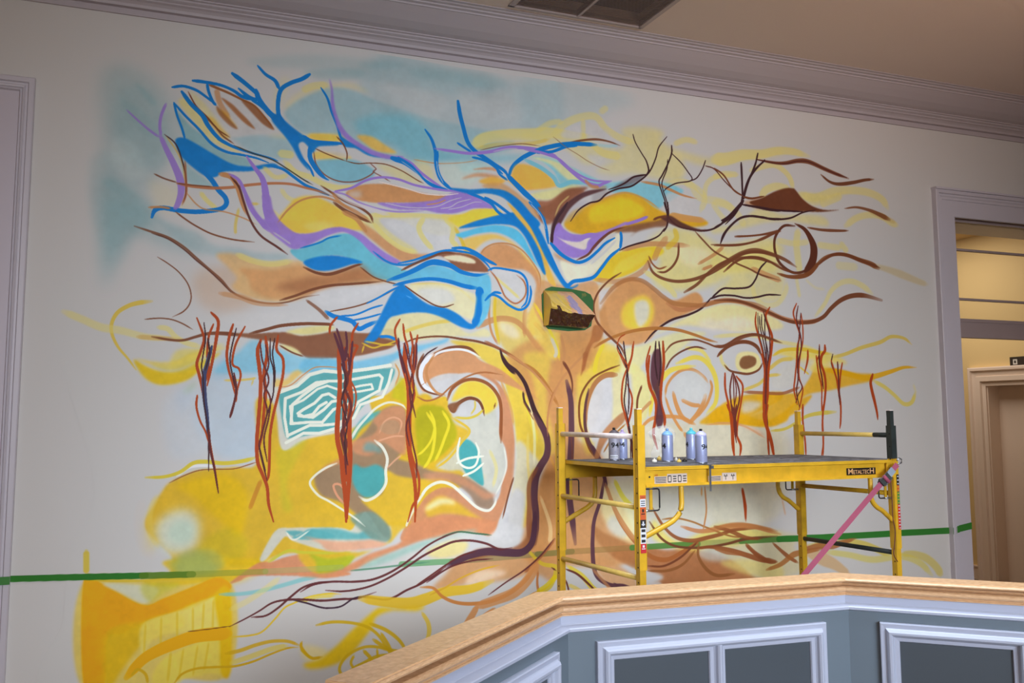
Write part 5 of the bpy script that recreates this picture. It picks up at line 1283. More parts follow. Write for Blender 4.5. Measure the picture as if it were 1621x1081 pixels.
lum=lin@np.array([.2126,.7152,.0722]);wl_=sum(a_*b_ for a_,b_ in zip(W_ALB,(.2126,.7152,.0722)));k_=np.minimum(1,lum/(wl_*.97))**.16;lin=lin*k_[...,None];lum=lum*k_;lin=np.clip(lum[...,None]+(lin-lum[...,None])*SAT,.004,.93)
srgb=np.where(lin<=.0031308,lin*12.92,1.055*lin**(1/2.4)-.055)
buf=np.ones((MH,MW,4),np.float32);buf[...,:3]=srgb[::-1]
bi=bpy.data.images.new('mural_paint',MW,MH,alpha=False);bi.colorspace_settings.name='sRGB'
bi.pixels.foreach_set(buf.ravel());bi.update();bi.pack()
mm=bpy.data.materials.new('mural_spray_paint');mm.use_nodes=True;nt=mm.node_tree;pb=nt.nodes['Principled BSDF']
ti=nt.nodes.new('ShaderNodeTexImage');ti.image=bi;ti.interpolation='Linear';ti.extension='EXTEND'
nt.links.new(ti.outputs['Color'],pb.inputs['Base Color']);pb.inputs['Roughness'].default_value=.62;pb.inputs['Specular IOR Level'].default_value=.2
addbump(nt,pb,.02,180)
def wall_uv(o):
    me=o.data;uv=me.uv_layers.new(name='wall');off=Vector((0,0,0));p=o
    while p is not None: off+=p.location;p=p.parent
    for l in me.loops:
        v=me.vertices[l.vertex_index].co+off;uv.data[l.index].uv=((v.x-MX0)/(MX1-MX0),(v.z-MZ0)/(MZ1-MZ0))
out=[(150,88),(330,50),(480,68),(640,92),(760,112),(1000,146),(1240,185),(1380,230),(1462,300),(1474,420),(1482,560),(1486,680),(1494,800),(1500,900),
     (1400,960),(1230,1010),(1000,1040),(760,1075),(560,1105),(90,1105),(100,980),(112,870),(150,780),(110,620),(78,520),(80,470),(130,400),(130,200)]
C,_=catmull(np.array(out,float),True,14)
Q=[at(x,y,WY) for x,y in C]
bm=bmesh.new();f=[bm.verts.new((q[0],WY-.004,max(q[2],.17))) for q in Q];b=[bm.verts.new((q[0],WY-.001,max(q[2],.17))) for q in Q]
n=len(f);bm.faces.new(f)
for i in range(n): bm.faces.new((f[i],f[(i+1)%n],b[(i+1)%n],b[i]))
bmesh.ops.recalc_face_normals(bm,faces=bm.faces)
mu=obj('mural',bm,mm);wall_uv(mu)
tag(mu,'large spray painted tree mural in blue, purple, yellow and brown on the white wall','mural')

# ---------------------------------------------------------------- masking tape across the wall
green=mat('green_painters_tape',(52,128,42),.55,bump=.03,bscale=300)
tp=thing('masking_tape','long strip of green painter\'s tape running level across the whole mural wall','tape',at(760,885,WY))
TP=[(8,917),(70,915.2),(141,912.6),(230,910.8),(305,908.5),(420,904),(540,897.5),(635,892.5),(700,888.8),(780,883),(855,876.6),(905,872.5),(1000,866),(1035,864),(1105,860),(1170,856),(1230,853.5),(1278,851),(1340,848),(1420,843.5),(1507,839.2)]
TH=[5.4,5.4,5.4,5.3,5.2,5,4.8,4.6,4.5,4.4,4.3,4.2,4.2,4.2,4.2,4.2,4.3,4.6,4.7,4.6,4.6]
def ribbon_wall(bm,pts,th,Y0,Y1):
    rows=[]
    for (x,y),t in zip(pts,th):
        a=at(x,y-t,Y0);b=at(x,y+t,Y0)
        rows.append([bm.verts.new((a[0],Y0,a[2])),bm.verts.new((a[0],Y0,b[2])),bm.verts.new((a[0],Y1,b[2])),bm.verts.new((a[0],Y1,a[2]))])
    for r,s in zip(rows,rows[1:]):
        for i in range(4): bm.faces.new((r[i],s[i],s[(i+1)%4],r[(i+1)%4]))
    bm.faces.new(rows[0][::-1]);bm.faces.new(rows[-1])
    bmesh.ops.recalc_face_normals(bm,faces=bm.faces)
bm=bmesh.new();ribbon_wall(bm,TP,TH,WY-.0055,WY-.004);st=obj('tape_strip',bm,mm,tp,world=True);wall_uv(st)
ex=at(1507,839.2,WY)
bm=bmesh.new();zt=ex[2];rows=[]
for X,Y,dz in ((ex[0]-.03,WY-.004,0),(CX0+.0,WY-.046,.0),(CX0+.035,WY-.047,.004),(CX0+.036,WY-.032,.006),(CX0+.08,WY-.032,.01),(CX0+.08,WY-.026,.012),(JX0-.005,WY-.026,.03),(JX0+.0,WY-.026,.03)):
    rows.append([bm.verts.new((X,Y-.0015,zt+dz+.026)),bm.verts.new((X,Y-.0015,zt+dz-.026)),bm.verts.new((X,Y,zt+dz-.026)),bm.verts.new((X,Y,zt+dz+.026))])
for r,s in zip(rows,rows[1:]):
    for i in range(4): bm.faces.new((r[i],s[i],s[(i+1)%4],r[(i+1)%4]))
bm.faces.new(rows[0][::-1]);bm.faces.new(rows[-1]);bmesh.ops.recalc_face_normals(bm,faces=bm.faces)
e=obj('tape_end',bm,green,tp,world=True)
bm=bmesh.new();z=at(4,917.2,WY)[2];box(bm,LX-.1,WY-.0535,z-.021,LX+.002,WY-.05,z+.021);box(bm,LX-.8,WY-.0535,z-.021,LX-.1,WY-.05,z+.021);obj('tape_end',bm,green,tp,world=True)

# ---------------------------------------------------------------- ceiling return grille
vm=mat('vent_frame_paint',(176,160,156),.5);vs=mat('vent_slat_metal',(196,180,178),.6);vd=mat('vent_duct_dark',(30,27,28),.9)
v=thing('ceiling_vent','grey slatted ceiling return vent in two bays beside the cornice','vent',((VX0+VX1)/2,(VY0+VY1)/2,CEIL))
bm=bmesh.new();z0,z1=CEIL-.008,CEIL
box(bm,VX0-.03,VY1-.012,z0,VX1+.012,VY1+.012,z1+.04);box(bm,VX0-.03,VY0-.03,z0,VX1+.012,VY0+.01,z1+.04)
box(bm,VX0-.03,VY0,z0,VX0+.01,VY1,z1+.04);box(bm,VX1-.012,VY0,z0,VX1+.02,VY1,z1+.04)
obj('vent_frame',bm,vm,v,world=True)
xm=2.672
bm=bmesh.new();box(bm,xm-.009,VY0,z0+.001,xm+.009,VY1,z1+.04);obj('divider',bm,vm,v,world=True)
for a,b in ((VX0+.01,xm-.009),(xm+.009,VX1-.012)):
    bm=bmesh.new();y=VY0+.02
    while y<VY1-.03:
        vs_=[bm.verts.new(c) for c in ((a,y,z1+.0),(b,y,z1+.0),(b,y+.018,z1+.006),(a,y+.018,z1+.006))];bm.faces.new(vs_)
        vs_=[bm.verts.new(c) for c in ((a,y,z1+.002),(b,y,z1+.002),(b,y+.018,z1+.008),(a,y+.018,z1+.008))];bm.faces.new(vs_[::-1]);y+=.0165
    g=obj('grille',bm,vs,v,world=True);g['kind']='stuff'
bm=bmesh.new();box(bm,VX0-.03,VY0-.03,CEIL+.1,VX1+.03,VY1+.03,CEIL+.12);obj('duct',bm,vd,v,world=True)
for x in (2.05+.25,2.62,3.02):
    pass

# ---------------------------------------------------------------- panelled octagonal half wall
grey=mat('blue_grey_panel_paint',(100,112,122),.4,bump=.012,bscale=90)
whit=mat('white_bolection_paint',(168,173,190),.34,bump=.01,bscale=60)
oak=mat('oak_handrail',(196,150,104),.36,bump=.02,bscale=60,wood=((216,176,134),(186,142,100)))
RZ=H-.68
P0=[at_z(876,943,RZ),at_z(1331.5,912,RZ)];A=np.array(P0[0][:2]);B=np.array(P0[1][:2])
dirM=(B-A)/np.linalg.norm(B-A)
def rot(d,deg):
    c,s=math.cos(math.radians(deg)),math.sin(math.radians(deg));return np.array([d[0]*c-d[1]*s,d[0]*s+d[1]*c])
Lp=np.array(at_z(564,1081,RZ)[:2]);dL=(A-Lp)/np.linalg.norm(A-Lp);L0=A-dL*1.32
Rp=np.array(at_z(1621,928,RZ)[:2]);dR=(Rp-B)/np.linalg.norm(Rp-B);R1=B+dR*1.32
PL=[L0,A,B,R1];DD=[dL,dirM,dR];NN=[np.array([d[1],-d[0]]) for d in DD]
def off(s,i):
    if i==0:return PL[0]+NN[0]*s
    if i==3:return PL[3]+NN[2]*s
    n=NN[i-1]+NN[i];n=n/np.linalg.norm(n);return PL[i]+n*s/(n@NN[i])
def sweep(bm,prof,closed=True):
    rows=[]
    for i in range(4):
        rows.append([bm.verts.new((*off(s,i),z)) for s,z in prof])
    n=len(prof)
    for r,q in zip(rows,rows[1:]):
        for k in range(n): bm.faces.new((r[k],q[k],q[(k+1)%n],r[(k+1)%n]))
    bm.faces.new(rows[0]);bm.faces.new(rows[-1][::-1]);bmesh.ops.recalc_face_normals(bm,faces=bm.faces)
hw=thing('half_wall','blue grey panelled half wall with oak cap in front of the scaffold','half wall',(*((A+B)/2),0))
r=RZ
bm=bmesh.new();sweep(bm,[(0,r),(.006,r+.001),(.036,r+.001),(.038,r-.003),(.045,r-.003),(.052,r-.008),(.051,r-.013),(.046,r-.0145),(.014,r-.016),(.008,r-.020),(.008,r-.028),(.014,r-.032),(.040,r-.034),(.049,r-.040),(.050,r-.048),(.046,r-.055),(.040,r-.058),(.040,r-.062),(.045,r-.0635),(.045,r-.069),(.036,r-.070),(0,r-.070)])
obj('cap_rail',bm,oak,hw,world=True)
bm=bmesh.new();sweep(bm,[(0,r-.070),(.036,r-.070),(.036,r-.100),(.040,r-.104),(.058,r-.106),(.078,r-.108),(.081,r-.111),(.081,r-.120),(.074,r-.124),(0,r-.124)])
obj('fascia_moulding',bm,whit,hw,world=True)
bm=bmesh.new();sweep(bm,[(-.10,0),(-.10,r-.124),(.070,r-.124),(.070,r-1.0),(.070,0)][:3]+[(.070,0)]);obj('wall_core',bm,grey,hw,world=True)
bm=bmesh.new();sweep(bm,[(0,r),(-.09,r),(-.095,r-.02),(-.10,r-.03),(-.10,r-.124),(0,r-.124)]);obj('cap_rail',bm,oak,hw,world=True)
def onface(px,py,i,s):
    d=ray(px,py);n=NN[i];P=off(s,i);t=((P[0])*n[0]+(P[1])*n[1])/(d[0]*n[0]+d[1]*n[1])
    q=d*t;return float((q[:2]-PL[i])@DD[i]),q[2]+H
def W3(i,u,s,z): p=PL[i]+DD[i]*u+NN[i]*s;return (p[0],p[1],z)
FP=[(0,.070),(0,.092),(.004,.094),(.020,.092),(.024,.097),(.027,.106),(.034,.112),(.042,.112),(.048,.106),(.051,.094),(.056,.088),(.070,.086),(.073,.080),(.073,.042)]
def frame(i,u0,u1,z0,z1,mulls):
    bm=bmesh.new();rows=[]
    for (cu,cz,du,dz) in ((u0,z1,1,-1),(u1,z1,-1,-1),(u1,z0,-1,1),(u0,z0,1,1)):
        rows.append([bm.verts.new(W3(i,cu+du*t,s,cz+dz*t)) for t,s in FP])
    for k in range(4):
        a,b=rows[k],rows[(k+1)%4]
        for j in range(len(FP)-1): bm.faces.new((a[j],b[j],b[j+1],a[j+1]))
    bmesh.ops.recalc_face_normals(bm,faces=bm.faces)
    fr=obj('panel_frame',bm,whit,hw,world=True)
    for m_ in mulls:
        bm=bmesh.new();pr=[(-.036,.042),(-.036,.080),(-.033,.086),(-.019,.088),(-.014,.094),(-.010,.106),(-.004,.112),(.004,.112),(.010,.106),(.014,.094),(.019,.088),(.033,.086),(.036,.080),(.036,.042)]
        a=[bm.verts.new(W3(i,m_+t,s,z0+.045)) for t,s in pr];b=[bm.verts.new(W3(i,m_+t,s,z1-.045)) for t,s in pr]
        for j in range(len(pr)-1): bm.faces.new((a[j],b[j],b[j+1],a[j+1]))
        bmesh.ops.recalc_face_normals(bm,faces=bm.faces);obj('mullion',bm,whit,fr,world=True)
    es=[u0+.073]+[v for m_ in mulls for v in (m_-.036,m_+.036)]+[u1-.073]
    for k in range(0,len(es),2):
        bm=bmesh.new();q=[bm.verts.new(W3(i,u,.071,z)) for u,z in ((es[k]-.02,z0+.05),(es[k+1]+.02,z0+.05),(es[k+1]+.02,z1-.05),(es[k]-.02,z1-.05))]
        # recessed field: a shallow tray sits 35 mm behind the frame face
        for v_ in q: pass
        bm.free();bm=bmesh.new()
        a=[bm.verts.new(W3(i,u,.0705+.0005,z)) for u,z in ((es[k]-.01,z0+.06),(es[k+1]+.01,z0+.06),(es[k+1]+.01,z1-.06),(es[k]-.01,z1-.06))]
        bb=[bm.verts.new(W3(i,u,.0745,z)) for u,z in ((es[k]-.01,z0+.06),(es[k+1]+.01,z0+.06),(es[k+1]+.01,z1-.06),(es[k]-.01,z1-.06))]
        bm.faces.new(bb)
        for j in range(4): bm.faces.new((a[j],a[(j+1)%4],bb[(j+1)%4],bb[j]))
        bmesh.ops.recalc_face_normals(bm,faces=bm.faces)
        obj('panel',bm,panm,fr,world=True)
panm=mat('blue_grey_paint_recess_shade',(68,75,82),.42,bump=.012,bscale=90)  # same paint as the wall face, darkened to put recess shade into its colour
uM0,zM=onface(946,1016.5,1,.092);uM1,zM2=onface(1308,985,1,.092);um,_=onface(1141,1030,1,.11)
print('mid frame',uM0,zM,uM1,zM2,um)
zt=(zM+zM2)/2
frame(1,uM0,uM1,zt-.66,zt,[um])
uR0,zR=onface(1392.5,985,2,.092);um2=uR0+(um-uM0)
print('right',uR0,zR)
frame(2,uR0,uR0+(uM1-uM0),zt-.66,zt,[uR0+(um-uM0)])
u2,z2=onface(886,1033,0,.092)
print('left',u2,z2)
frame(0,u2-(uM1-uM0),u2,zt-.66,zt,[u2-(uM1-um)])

# ---------------------------------------------------------------- rolling scaffold
rgm=mat('rung_worn_yellow',(220,186,98),.24,bump=.02,bscale=60,vary=.12)
yel=mat('scaffold_yellow_enamel',(216,168,42),.30,bump=.01,bscale=50,vary=.12)
yed=mat('scaffold_yellow_worn',(206,160,34),.42,bump=.02,bscale=50,vary=.2)
blk=mat('overspray_black_green',(40,48,46),.5,bump=.05,bscale=60,vary=.3)
lav=mat('rung_pale_overspray',(232,216,210),.45,bump=.04,bscale=60,vary=.2)
ply=mat('paint_stained_platform',(92,90,94),.85,bump=.25,bscale=40,vary=.45)
met=mat('galvanised_steel',(170,175,182),.3,metal=.9)
drk=mat('dark_steel_wire',(50,48,52),.4,metal=.5)
hole=mat('bolt_hole_black',(14,12,10),.8)
pNL=at(1012,740,4.43);pNR=at(1412.5,729,4.552);pFL=at(887,722,5.27);pFR=at(1265.5,721,5.315)
sca=thing('scaffold','yellow steel baker scaffold with grey platform standing before the mural','scaffold',((pNL[0]+pNR[0])/2,4.9,0))
def v2(p): return np.array([p[0],p[1]])
def unit(a): return a/np.linalg.norm(a)
T=unit(v2(pNR)-v2(pNL));S=unit(v2(pFL)-v2(pNL));S2=unit(v2(pFR)-v2(pNR))
def obox(bm,c,ax,ay,hx,hy,z0,z1):
    v=[]
    for z in (z0,z1):
        for sx,sy in ((-1,-1),(1,-1),(1,1),(-1,1)):
            p=np.array(c)+ax*hx*sx+ay*hy*sy;v.append(bm.verts.new((p[0],p[1],z)))
    for f in ((3,2,1,0),(4,5,6,7),(0,1,5,4),(1,2,6,5),(2,3,7,6),(3,0,4,7)): bm.faces.new([v[i] for i in f])
def perp(a): return np.array([-a[1],a[0]])
hz=.019
TOPZ=at(1010,673,4.43)[2];PINZ=at(1010,648,4.43)[2];SLZ=at(1018,902,4.43)[2]
POS={'NL':(v2(pNL),yel),'NR':(v2(pNR),blk),'FL':(v2(pFL),yel),'FR':(v2(pFR),yed)}
DZK=H-.262
pz={'NL':(TOPZ,PINZ),'NR':(at(1412,673.5,4.552)[2],at(1412,650,4.552)[2]),'FL':(at(887,670,5.27)[2],at(887,646,5.27)[2]),'FR':(at(1265,672,5.315)[2],at(1265,651,5.315)[2])}
for k,(p,m_) in POS.items():
    ax=T;ay=perp(T)
    t,pn=pz[k]
    bm=bmesh.new();obox(bm,p,ax,ay,hz,hz,.12,DZK if k=='NR' else t-.008);po=obj('post',bm,yel if k!='FR' else yed,sca,world=True)
    if k=='NR':
        bm=bmesh.new();obox(bm,p,ax,ay,hz+.0015,hz+.0015,DZK,t);o2=obj('post_top',bm,blk,po,world=True);o2['label']='post top covered with dark green black overspray'
    bm=bmesh.new();obox(bm,p-ax*.003,ax,ay,.0145,.0145,t-.01,pn)
    pnm=blk if k=='NR' else yel
    o2=obj('post_pin',bm,pnm,po,world=True)
    bm=bmesh.new();obox(bm,p-ax*.003,ax,ay,.015,.015,pn,pn+.004);obj('pin_cap',bm,lav,po,world=True)
    # bolt holes on the side face that looks along the rungs' side
    bm=bmesh.new();z=t-.05
    side=-ax if k in('NL','FL','NR','FR') else ax
    while z>.2:
        cyl(bm,(*(p+side*(hz+.0016)+ay*-.004),z),(*(side),0),.0042,.0012,8);z-=.0762
    ho=obj('bolt_holes',bm,hole,po,world=True);ho['kind']='stuff'
    # caster
    ca=bmesh.new();cyl(ca,(*(p-ax*.02),.062),(*ay,0),.062,.032,20);c_=obj('caster_wheel',ca,drk,sca,world=True)
    bm=bmesh.new();obox(bm,p-ax*.012,ax,ay,.02,.03,.08,.13);obj('caster_fork',bm,met,c_,world=True)
# sleeves of the side beams
SL={}
for k,(p,_) in POS.items():
    ax=T;ay=perp(T);sgn=1 if k[1]=='L' else -1
    m_=yel if k!='FR' else yed
    top=pz[k][0];bot=SLZ if k[0]=='N' else SLZ
    sface=-1 if k[0]=='N' else 1    # outward side
    bm=bmesh.new()
    if k=='NR': zt_=DZK-.012
    elif k=='FR': zt_=top
    else: zt_=top
    obox(bm,p+ay*sface*(hz+.002),ax,ay,hz+.0035,.002,bot,zt_)       # outer flange
    obox(bm,p+ax*sgn*(hz+.002),ax,ay,.002,hz+.004,bot,zt_)           # web on the inner side
    obox(bm,p-ay*sface*(hz+.002),ax,ay,hz+.0035,.002,bot,zt_)
    SL[k]=obj('post_sleeve',bm,m_,sca,world=True)
# rungs
RZS=[.113,.478,.836,1.19,1.52]
for (a,b,zl) in ((pNL,pFL,(692.6,804,914.5)),(pNR,pFR,(688.5,781.6,877))):
    left=a is pNL
    for j in range(5):
        if j<3: za=at(1004 if left else 1405,zl[j],a[1]+.0)[2];zb=at(887 if left else 1267,((685.7,784,885.5) if left else (686,768,851))[j],b[1])[2]
        else: za=zb=H-RZS[j]
        z=(za+zb)/2
        m_=rgm
        if left and j==0:m_=lav
        if not left and j==2:m_=blk
        if not left and j==1:m_=yed
        A3=np.array([a[0],a[1],za*.6+zb*.4]);B3=np.array([b[0],b[1],zb*.6+za*.4]);d=(B3-A3)/np.linalg.norm(B3-A3)
        bm=bmesh.new();tube(bm,[A3+d*.015,B3-d*.015],.0145,12);ro=obj('rung',bm,m_,sca,world=True)
        if left and j==0: ro['label']='rung sprayed pale pinkish white'
        if not left and j==2: ro['label']='rung sprayed black'
        if not left and j==0:
            bm=bmesh.new();tube(bm,[A3+d*.015,A3+d*.13],.0152,12);obj('overspray_band',bm,blk,ro,world=True)
# side beams (C channels)
def beam(pa,pb,outs,name_lab=None):
    a=v2(pa);b=v2(pb);t=unit(b-a);o=perp(t)*outs   # o = outward
    zt=DZK-.006;zb=zt-.104
    a2=a+t*(hz+.004);b2=b-t*(hz+.004);mid=(a2+b2)/2;hl=np.linalg.norm(b2-a2)/2
    bm=bmesh.new()
    obox(bm,mid+o*.0,t,o,hl,.0025,zb+.001,zt-.001)
    obox(bm,mid+o*.012,t,o,hl,.016,zt-.006,zt);obox(bm,mid+o*.0245,t,o,hl,.002,zt-.017,zt)
    obox(bm,mid+o*.012,t,o,hl,.016,zb,zb+.006);obox(bm,mid+o*.0245,t,o,hl,.002,zb,zb+.014)
    be=obj('side_beam',bm,yel,sca,world=True)
    for e,s in ((a2,1),(b2,-1)):
        bm=bmesh.new();obox(bm,e+t*s*.022+o*.016,t,o,.026,.004,zb-.004,zt-.0);pl_=obj('end_plate',bm,yel,be,world=True)
        bm=bmesh.new();cyl(bm,(*(e+t*s*.026+o*.0205),(zt+zb)/2),(*o,0),.005,.004,10);hh=obj('bolt',bm,hole,be,world=True)
    return be,a2,b2,t,o,zt,zb
nb,a2,b2,t,o,zt,zb=beam(pNL,pNR,-1)
fb,_,_,_,_,_,_=beam(pFL,pFR,1)
# platform
bm=bmesh.new()
c=[v2(pNL)+t*(hz+.012)+perp(t)*.006,v2(pNR)-t*(hz+.012)+perp(t)*.006,v2(pFR)-t*(hz+.012)-perp(t)*.006,v2(pFL)+t*(hz+.012)-perp(t)*.006]
vs1=[bm.verts.new((*q,DZK-.016)) for q in c];vs2=[bm.verts.new((*q,DZK)) for q in c]
bm.faces.new(vs1[::-1]);bm.faces.new(vs2)
for i in range(4): bm.faces.new((vs1[i],vs1[(i+1)%4],vs2[(i+1)%4],vs2[i]))
plat=obj('platform',bm,ply,sca,world=True)
for (p,q) in ((c[0],c[3]),(c[1],c[2])):
    d=unit(q-p);bm=bmesh.new();obox(bm,(p+q)/2,d,perp(d),np.linalg.norm(q-p)/2,.006,DZK-.024,DZK-.003);obj('platform_edge',bm,yel,plat,world=True)
# paint streaks on the platform: thin dried dabs
rg=random.Random(5);bm=bmesh.new()
for _ in range(46):
    u,w_=rg.uniform(.12,.95),rg.uniform(.05,.95);p=(c[0]*(1-u)+c[1]*u)*(1-w_)+(c[3]*(1-u)+c[2]*u)*w_
    l=rg.uniform(.01,.06);wd=rg.uniform(.002,.006);an=rg.uniform(-.35,.35);d=rot(t,math.degrees(an));obox(bm,p,d,perp(d),l,wd,DZK,DZK+.0004)
q=obj('paint_dabs',bm,mat('dried_pale_paint',(176,168,172),.7),plat,world=True);q['kind']='stuff'
# curved braces
def brace(p,q,x0,zend,m_,drop=.10,reach=.17):
    tt=unit(q-p);s=p+tt*(hz+.15+0);
    z0=zb+.002;P=[]
    top=p+tt*reach
    ps=[(reach,z0),(reach,z0-.05),(reach,z0-.105),(reach-.012,z0-.145),(reach-.045,z0-.178),(reach-.09,z0-.202),(hz+.004,z0-.262)]
    C,_=catmull(np.array(ps)*1000,False,14);C=C/1000
    bm=bmesh.new();tube(bm,[np.array([*(p+tt*u),z]) for u,z in C],.0145,10);obj('brace',bm,m_,sca,world=True)
brace(v2(pNL),v2(pNR),0,0,yel,reach=.265);brace(v2(pNR),v2(pNL),0,0,yel,reach=.19)
brace(v2(pFL),v2(pFR),0,0,yed,reach=.235);brace(v2(pFR),v2(pFL),0,0,yed,reach=.19)
# spring pins
for p,q,nm in ((v2(pNL),v2(pNR),met),(v2(pNR),v2(pNL),drk),(v2(pFL),v2(pFR),drk),(v2(pFR),v2(pFL),drk)):
    tt=unit(q-p);e=.018 if p is not None else 0;z0=zb-.012;z1=zb-.125
    bm=bmesh.new();u0,u1=hz+.006,hz+.105
    ps=[(u0,z0),(u1-.012,z0),(u1-.003,z0-.004),(u1,z0-.014),(u1,z1+.014),(u1-.003,z1+.004),(u1-.012,z1),(u0,z1)]
    tube(bm,[np.array([*(p+tt*u),z]) for u,z in ps],.0042,8);pi=obj('locking_pin',bm,drk,sca,world=True)
    bm=bmesh.new();obox(bm,p+tt*(hz+.05),tt,perp(tt),.009,.003,z1-.006,zb+.01);obj('pin_guide',bm,yed,pi,world=True)
    bm=bmesh.new();tube(bm,[np.array([*(p+tt*hz),z1+.0]),np.array([*(p+tt*(hz+.06)),z1+.0])],.0065,8);obj('pin_spring',bm,met,pi,world=True)
# stickers: quad on the outer face of a beam or sleeve, plus print
def front_quad(p,t_,o_,u0,u1,z0,z1,d,m_,parent,name='sticker',th=.0008):
    bm=bmesh.new();obox(bm,p+t_*((u0+u1)/2)+o_*d,t_,o_,(u1-u0)/2,th,z0,z1);return obj(name,bm,m_,parent,world=True)
paper=mat('sticker_paper',(206,190,176),.5);ink=mat('sticker_ink',(30,24,24),.6);redi=mat('sticker_red',(190,40,44),.5);orgi=mat('sticker_orange',(196,88,40),.5);gri=mat('sticker_green',(70,130,60),.5)
whp=mat('sticker_white',(214,214,220),.5)
def u_at(px,py,off_=.004):   # position along near beam for a photo pixel
    d=ray(px,py);n=o;P=a2+o*off_;tt=(P@n)/(d[:2]@n);q=d*tt;return float((q[:2]-a2)@t),q[2]+H
def plate(x0,x1,y0,y1,m_,parent,name,d=.0035):
    ua,_=u_at(x0,(y0+y1)/2,d);ub,_=u_at(x1,(y0+y1)/2,d);_,za=u_at((x0+x1)/2,y0,d);_,zc=u_at((x0+x1)/2,y1,d)
    return front_quad(a2,t,o,ua,ub,zc,za,d,m_,parent,name),(ua,ub,zc,za)
# small label panels with pictograms (left pair)
s1,(ua,ub,za,zc)=plate(1056,1087.5,749.5,765.5,paper,nb,'sticker')
for k in range(4):
    w_=(ub-ua)/4;cx_=ua+w_*(k+.5)
    if k%2==0:
        bm=bmesh.new()
        for (x_,y_,hx_,hz_) in ((-.3,0,.06,.32),(.0,.30,.3,.05),(.0,-.30,.3,.05),(.3,0,.06,.26)):
            obox(bm,a2+t*(cx_+x_*w_)+o*.0046,t,o,hx_*w_,.0004,za+(zc-za)*(.5+y_-hz_),za+(zc-za)*(.5+y_+hz_))
    else:
        bm=bmesh.new()
        for y_ in (-.24,0,.24): obox(bm,a2+t*cx_+o*.0046,t,o,.34*w_,.0004,za+(zc-za)*(.5+y_-.05),za+(zc-za)*(.5+y_+.05))
    obj('pictogram',bm,ink,s1,world=True)
s2,(ua,ub,za,zc)=plate(1036,1055.5,754,765.5,paper,nb,'sticker')
bm=bmesh.new()
for k in range(4): obox(bm,a2+t*((ua+ub)/2)+o*.0046,t,o,(ub-ua)*.44,.0004,za+(zc-za)*(.12+.22*k),za+(zc-za)*(.22+.22*k))
obj('print_lines',bm,ink,s2,world=True)
text3('1.23',.011,a2+t*(ua+.004)+o*.0042,t,o,zc+.003,redi,s2,'printed_number')
s3,(ua,ub,za,zc)=plate(1143,1165.5,748,761,paper,nb,'sticker')
for k in range(2):
    bm=bmesh.new();w_=(ub-ua)/2;cx_=ua+w_*(k+.5);cz=(za+zc)/2;hh=(zc-za)
    obox(bm,a2+t*cx_+o*.0046,t,o,.04*w_,.0004,cz-hh*.35,cz+hh*.1);obox(bm,a2+t*cx_+o*.0046,t,o,.26*w_,.0004,cz+hh*.08,cz+hh*.16)
    obox(bm,a2+t*(cx_-.15*w_)+o*.0046,t,o,.04*w_,.0004,cz+hh*.1,cz+hh*.34);obox(bm,a2+t*(cx_+.15*w_)+o*.0046,t,o,.04*w_,.0004,cz+hh*.1,cz+hh*.34)
    obj('pictogram',bm,ink,s3,world=True)
s4,(ua,ub,za,zc)=plate(1121,1142,753,761.5,paper,nb,'sticker')
bm=bmesh.new()
for k in range(3): obox(bm,a2+t*((ua+ub)/2)+o*.0046,t,o,(ub-ua)*.44,.0004,za+(zc-za)*(.15+.28*k),za+(zc-za)*(.27+.28*k))
obj('print_lines',bm,ink,s4,world=True)
lg,(ua,ub,za,zc)=plate(1340,1386,740.5,751.5,mat('logo_plate_black',(26,20,20),.4),nb,'logo_plate')
goldp=mat('logo_letter_gold',(226,176,120),.4)
x_=ua+.012;hgt=(zc-za)
for ch,big in (('M',1),('ETALTEC',0),('H',1)):
    sz=hgt*(1.12 if big else .80)
    tx=text3(ch,sz,a2+t*x_+o*.0046,t,o,za+hgt*.16,goldp,lg,'lettering',fit=(.034,.118,.030)[0 if ch=='M' else (1 if not big else 2)]*(ub-ua)/.215)
    x_+=(.038,.122,.03)[0 if ch=='M' else (1 if not big else 2)]*(ub-ua)/.215
# clamp over the beam
uc,_=u_at(1119.5,760)
bm=bmesh.new();obox(bm,a2+t*uc+o*.031,t,o,.006,.002,zb-.035,zt+.006);obox(bm,a2+t*uc+o*.012,t,o,.014,.02,zt+.001,zt+.006);obox(bm,a2+t*(uc+.010)+o*.030,t,o,.014,.003,zt-.018,zt-.001)
cl=obj('beam_clamp',bm,met,sca,world=True)
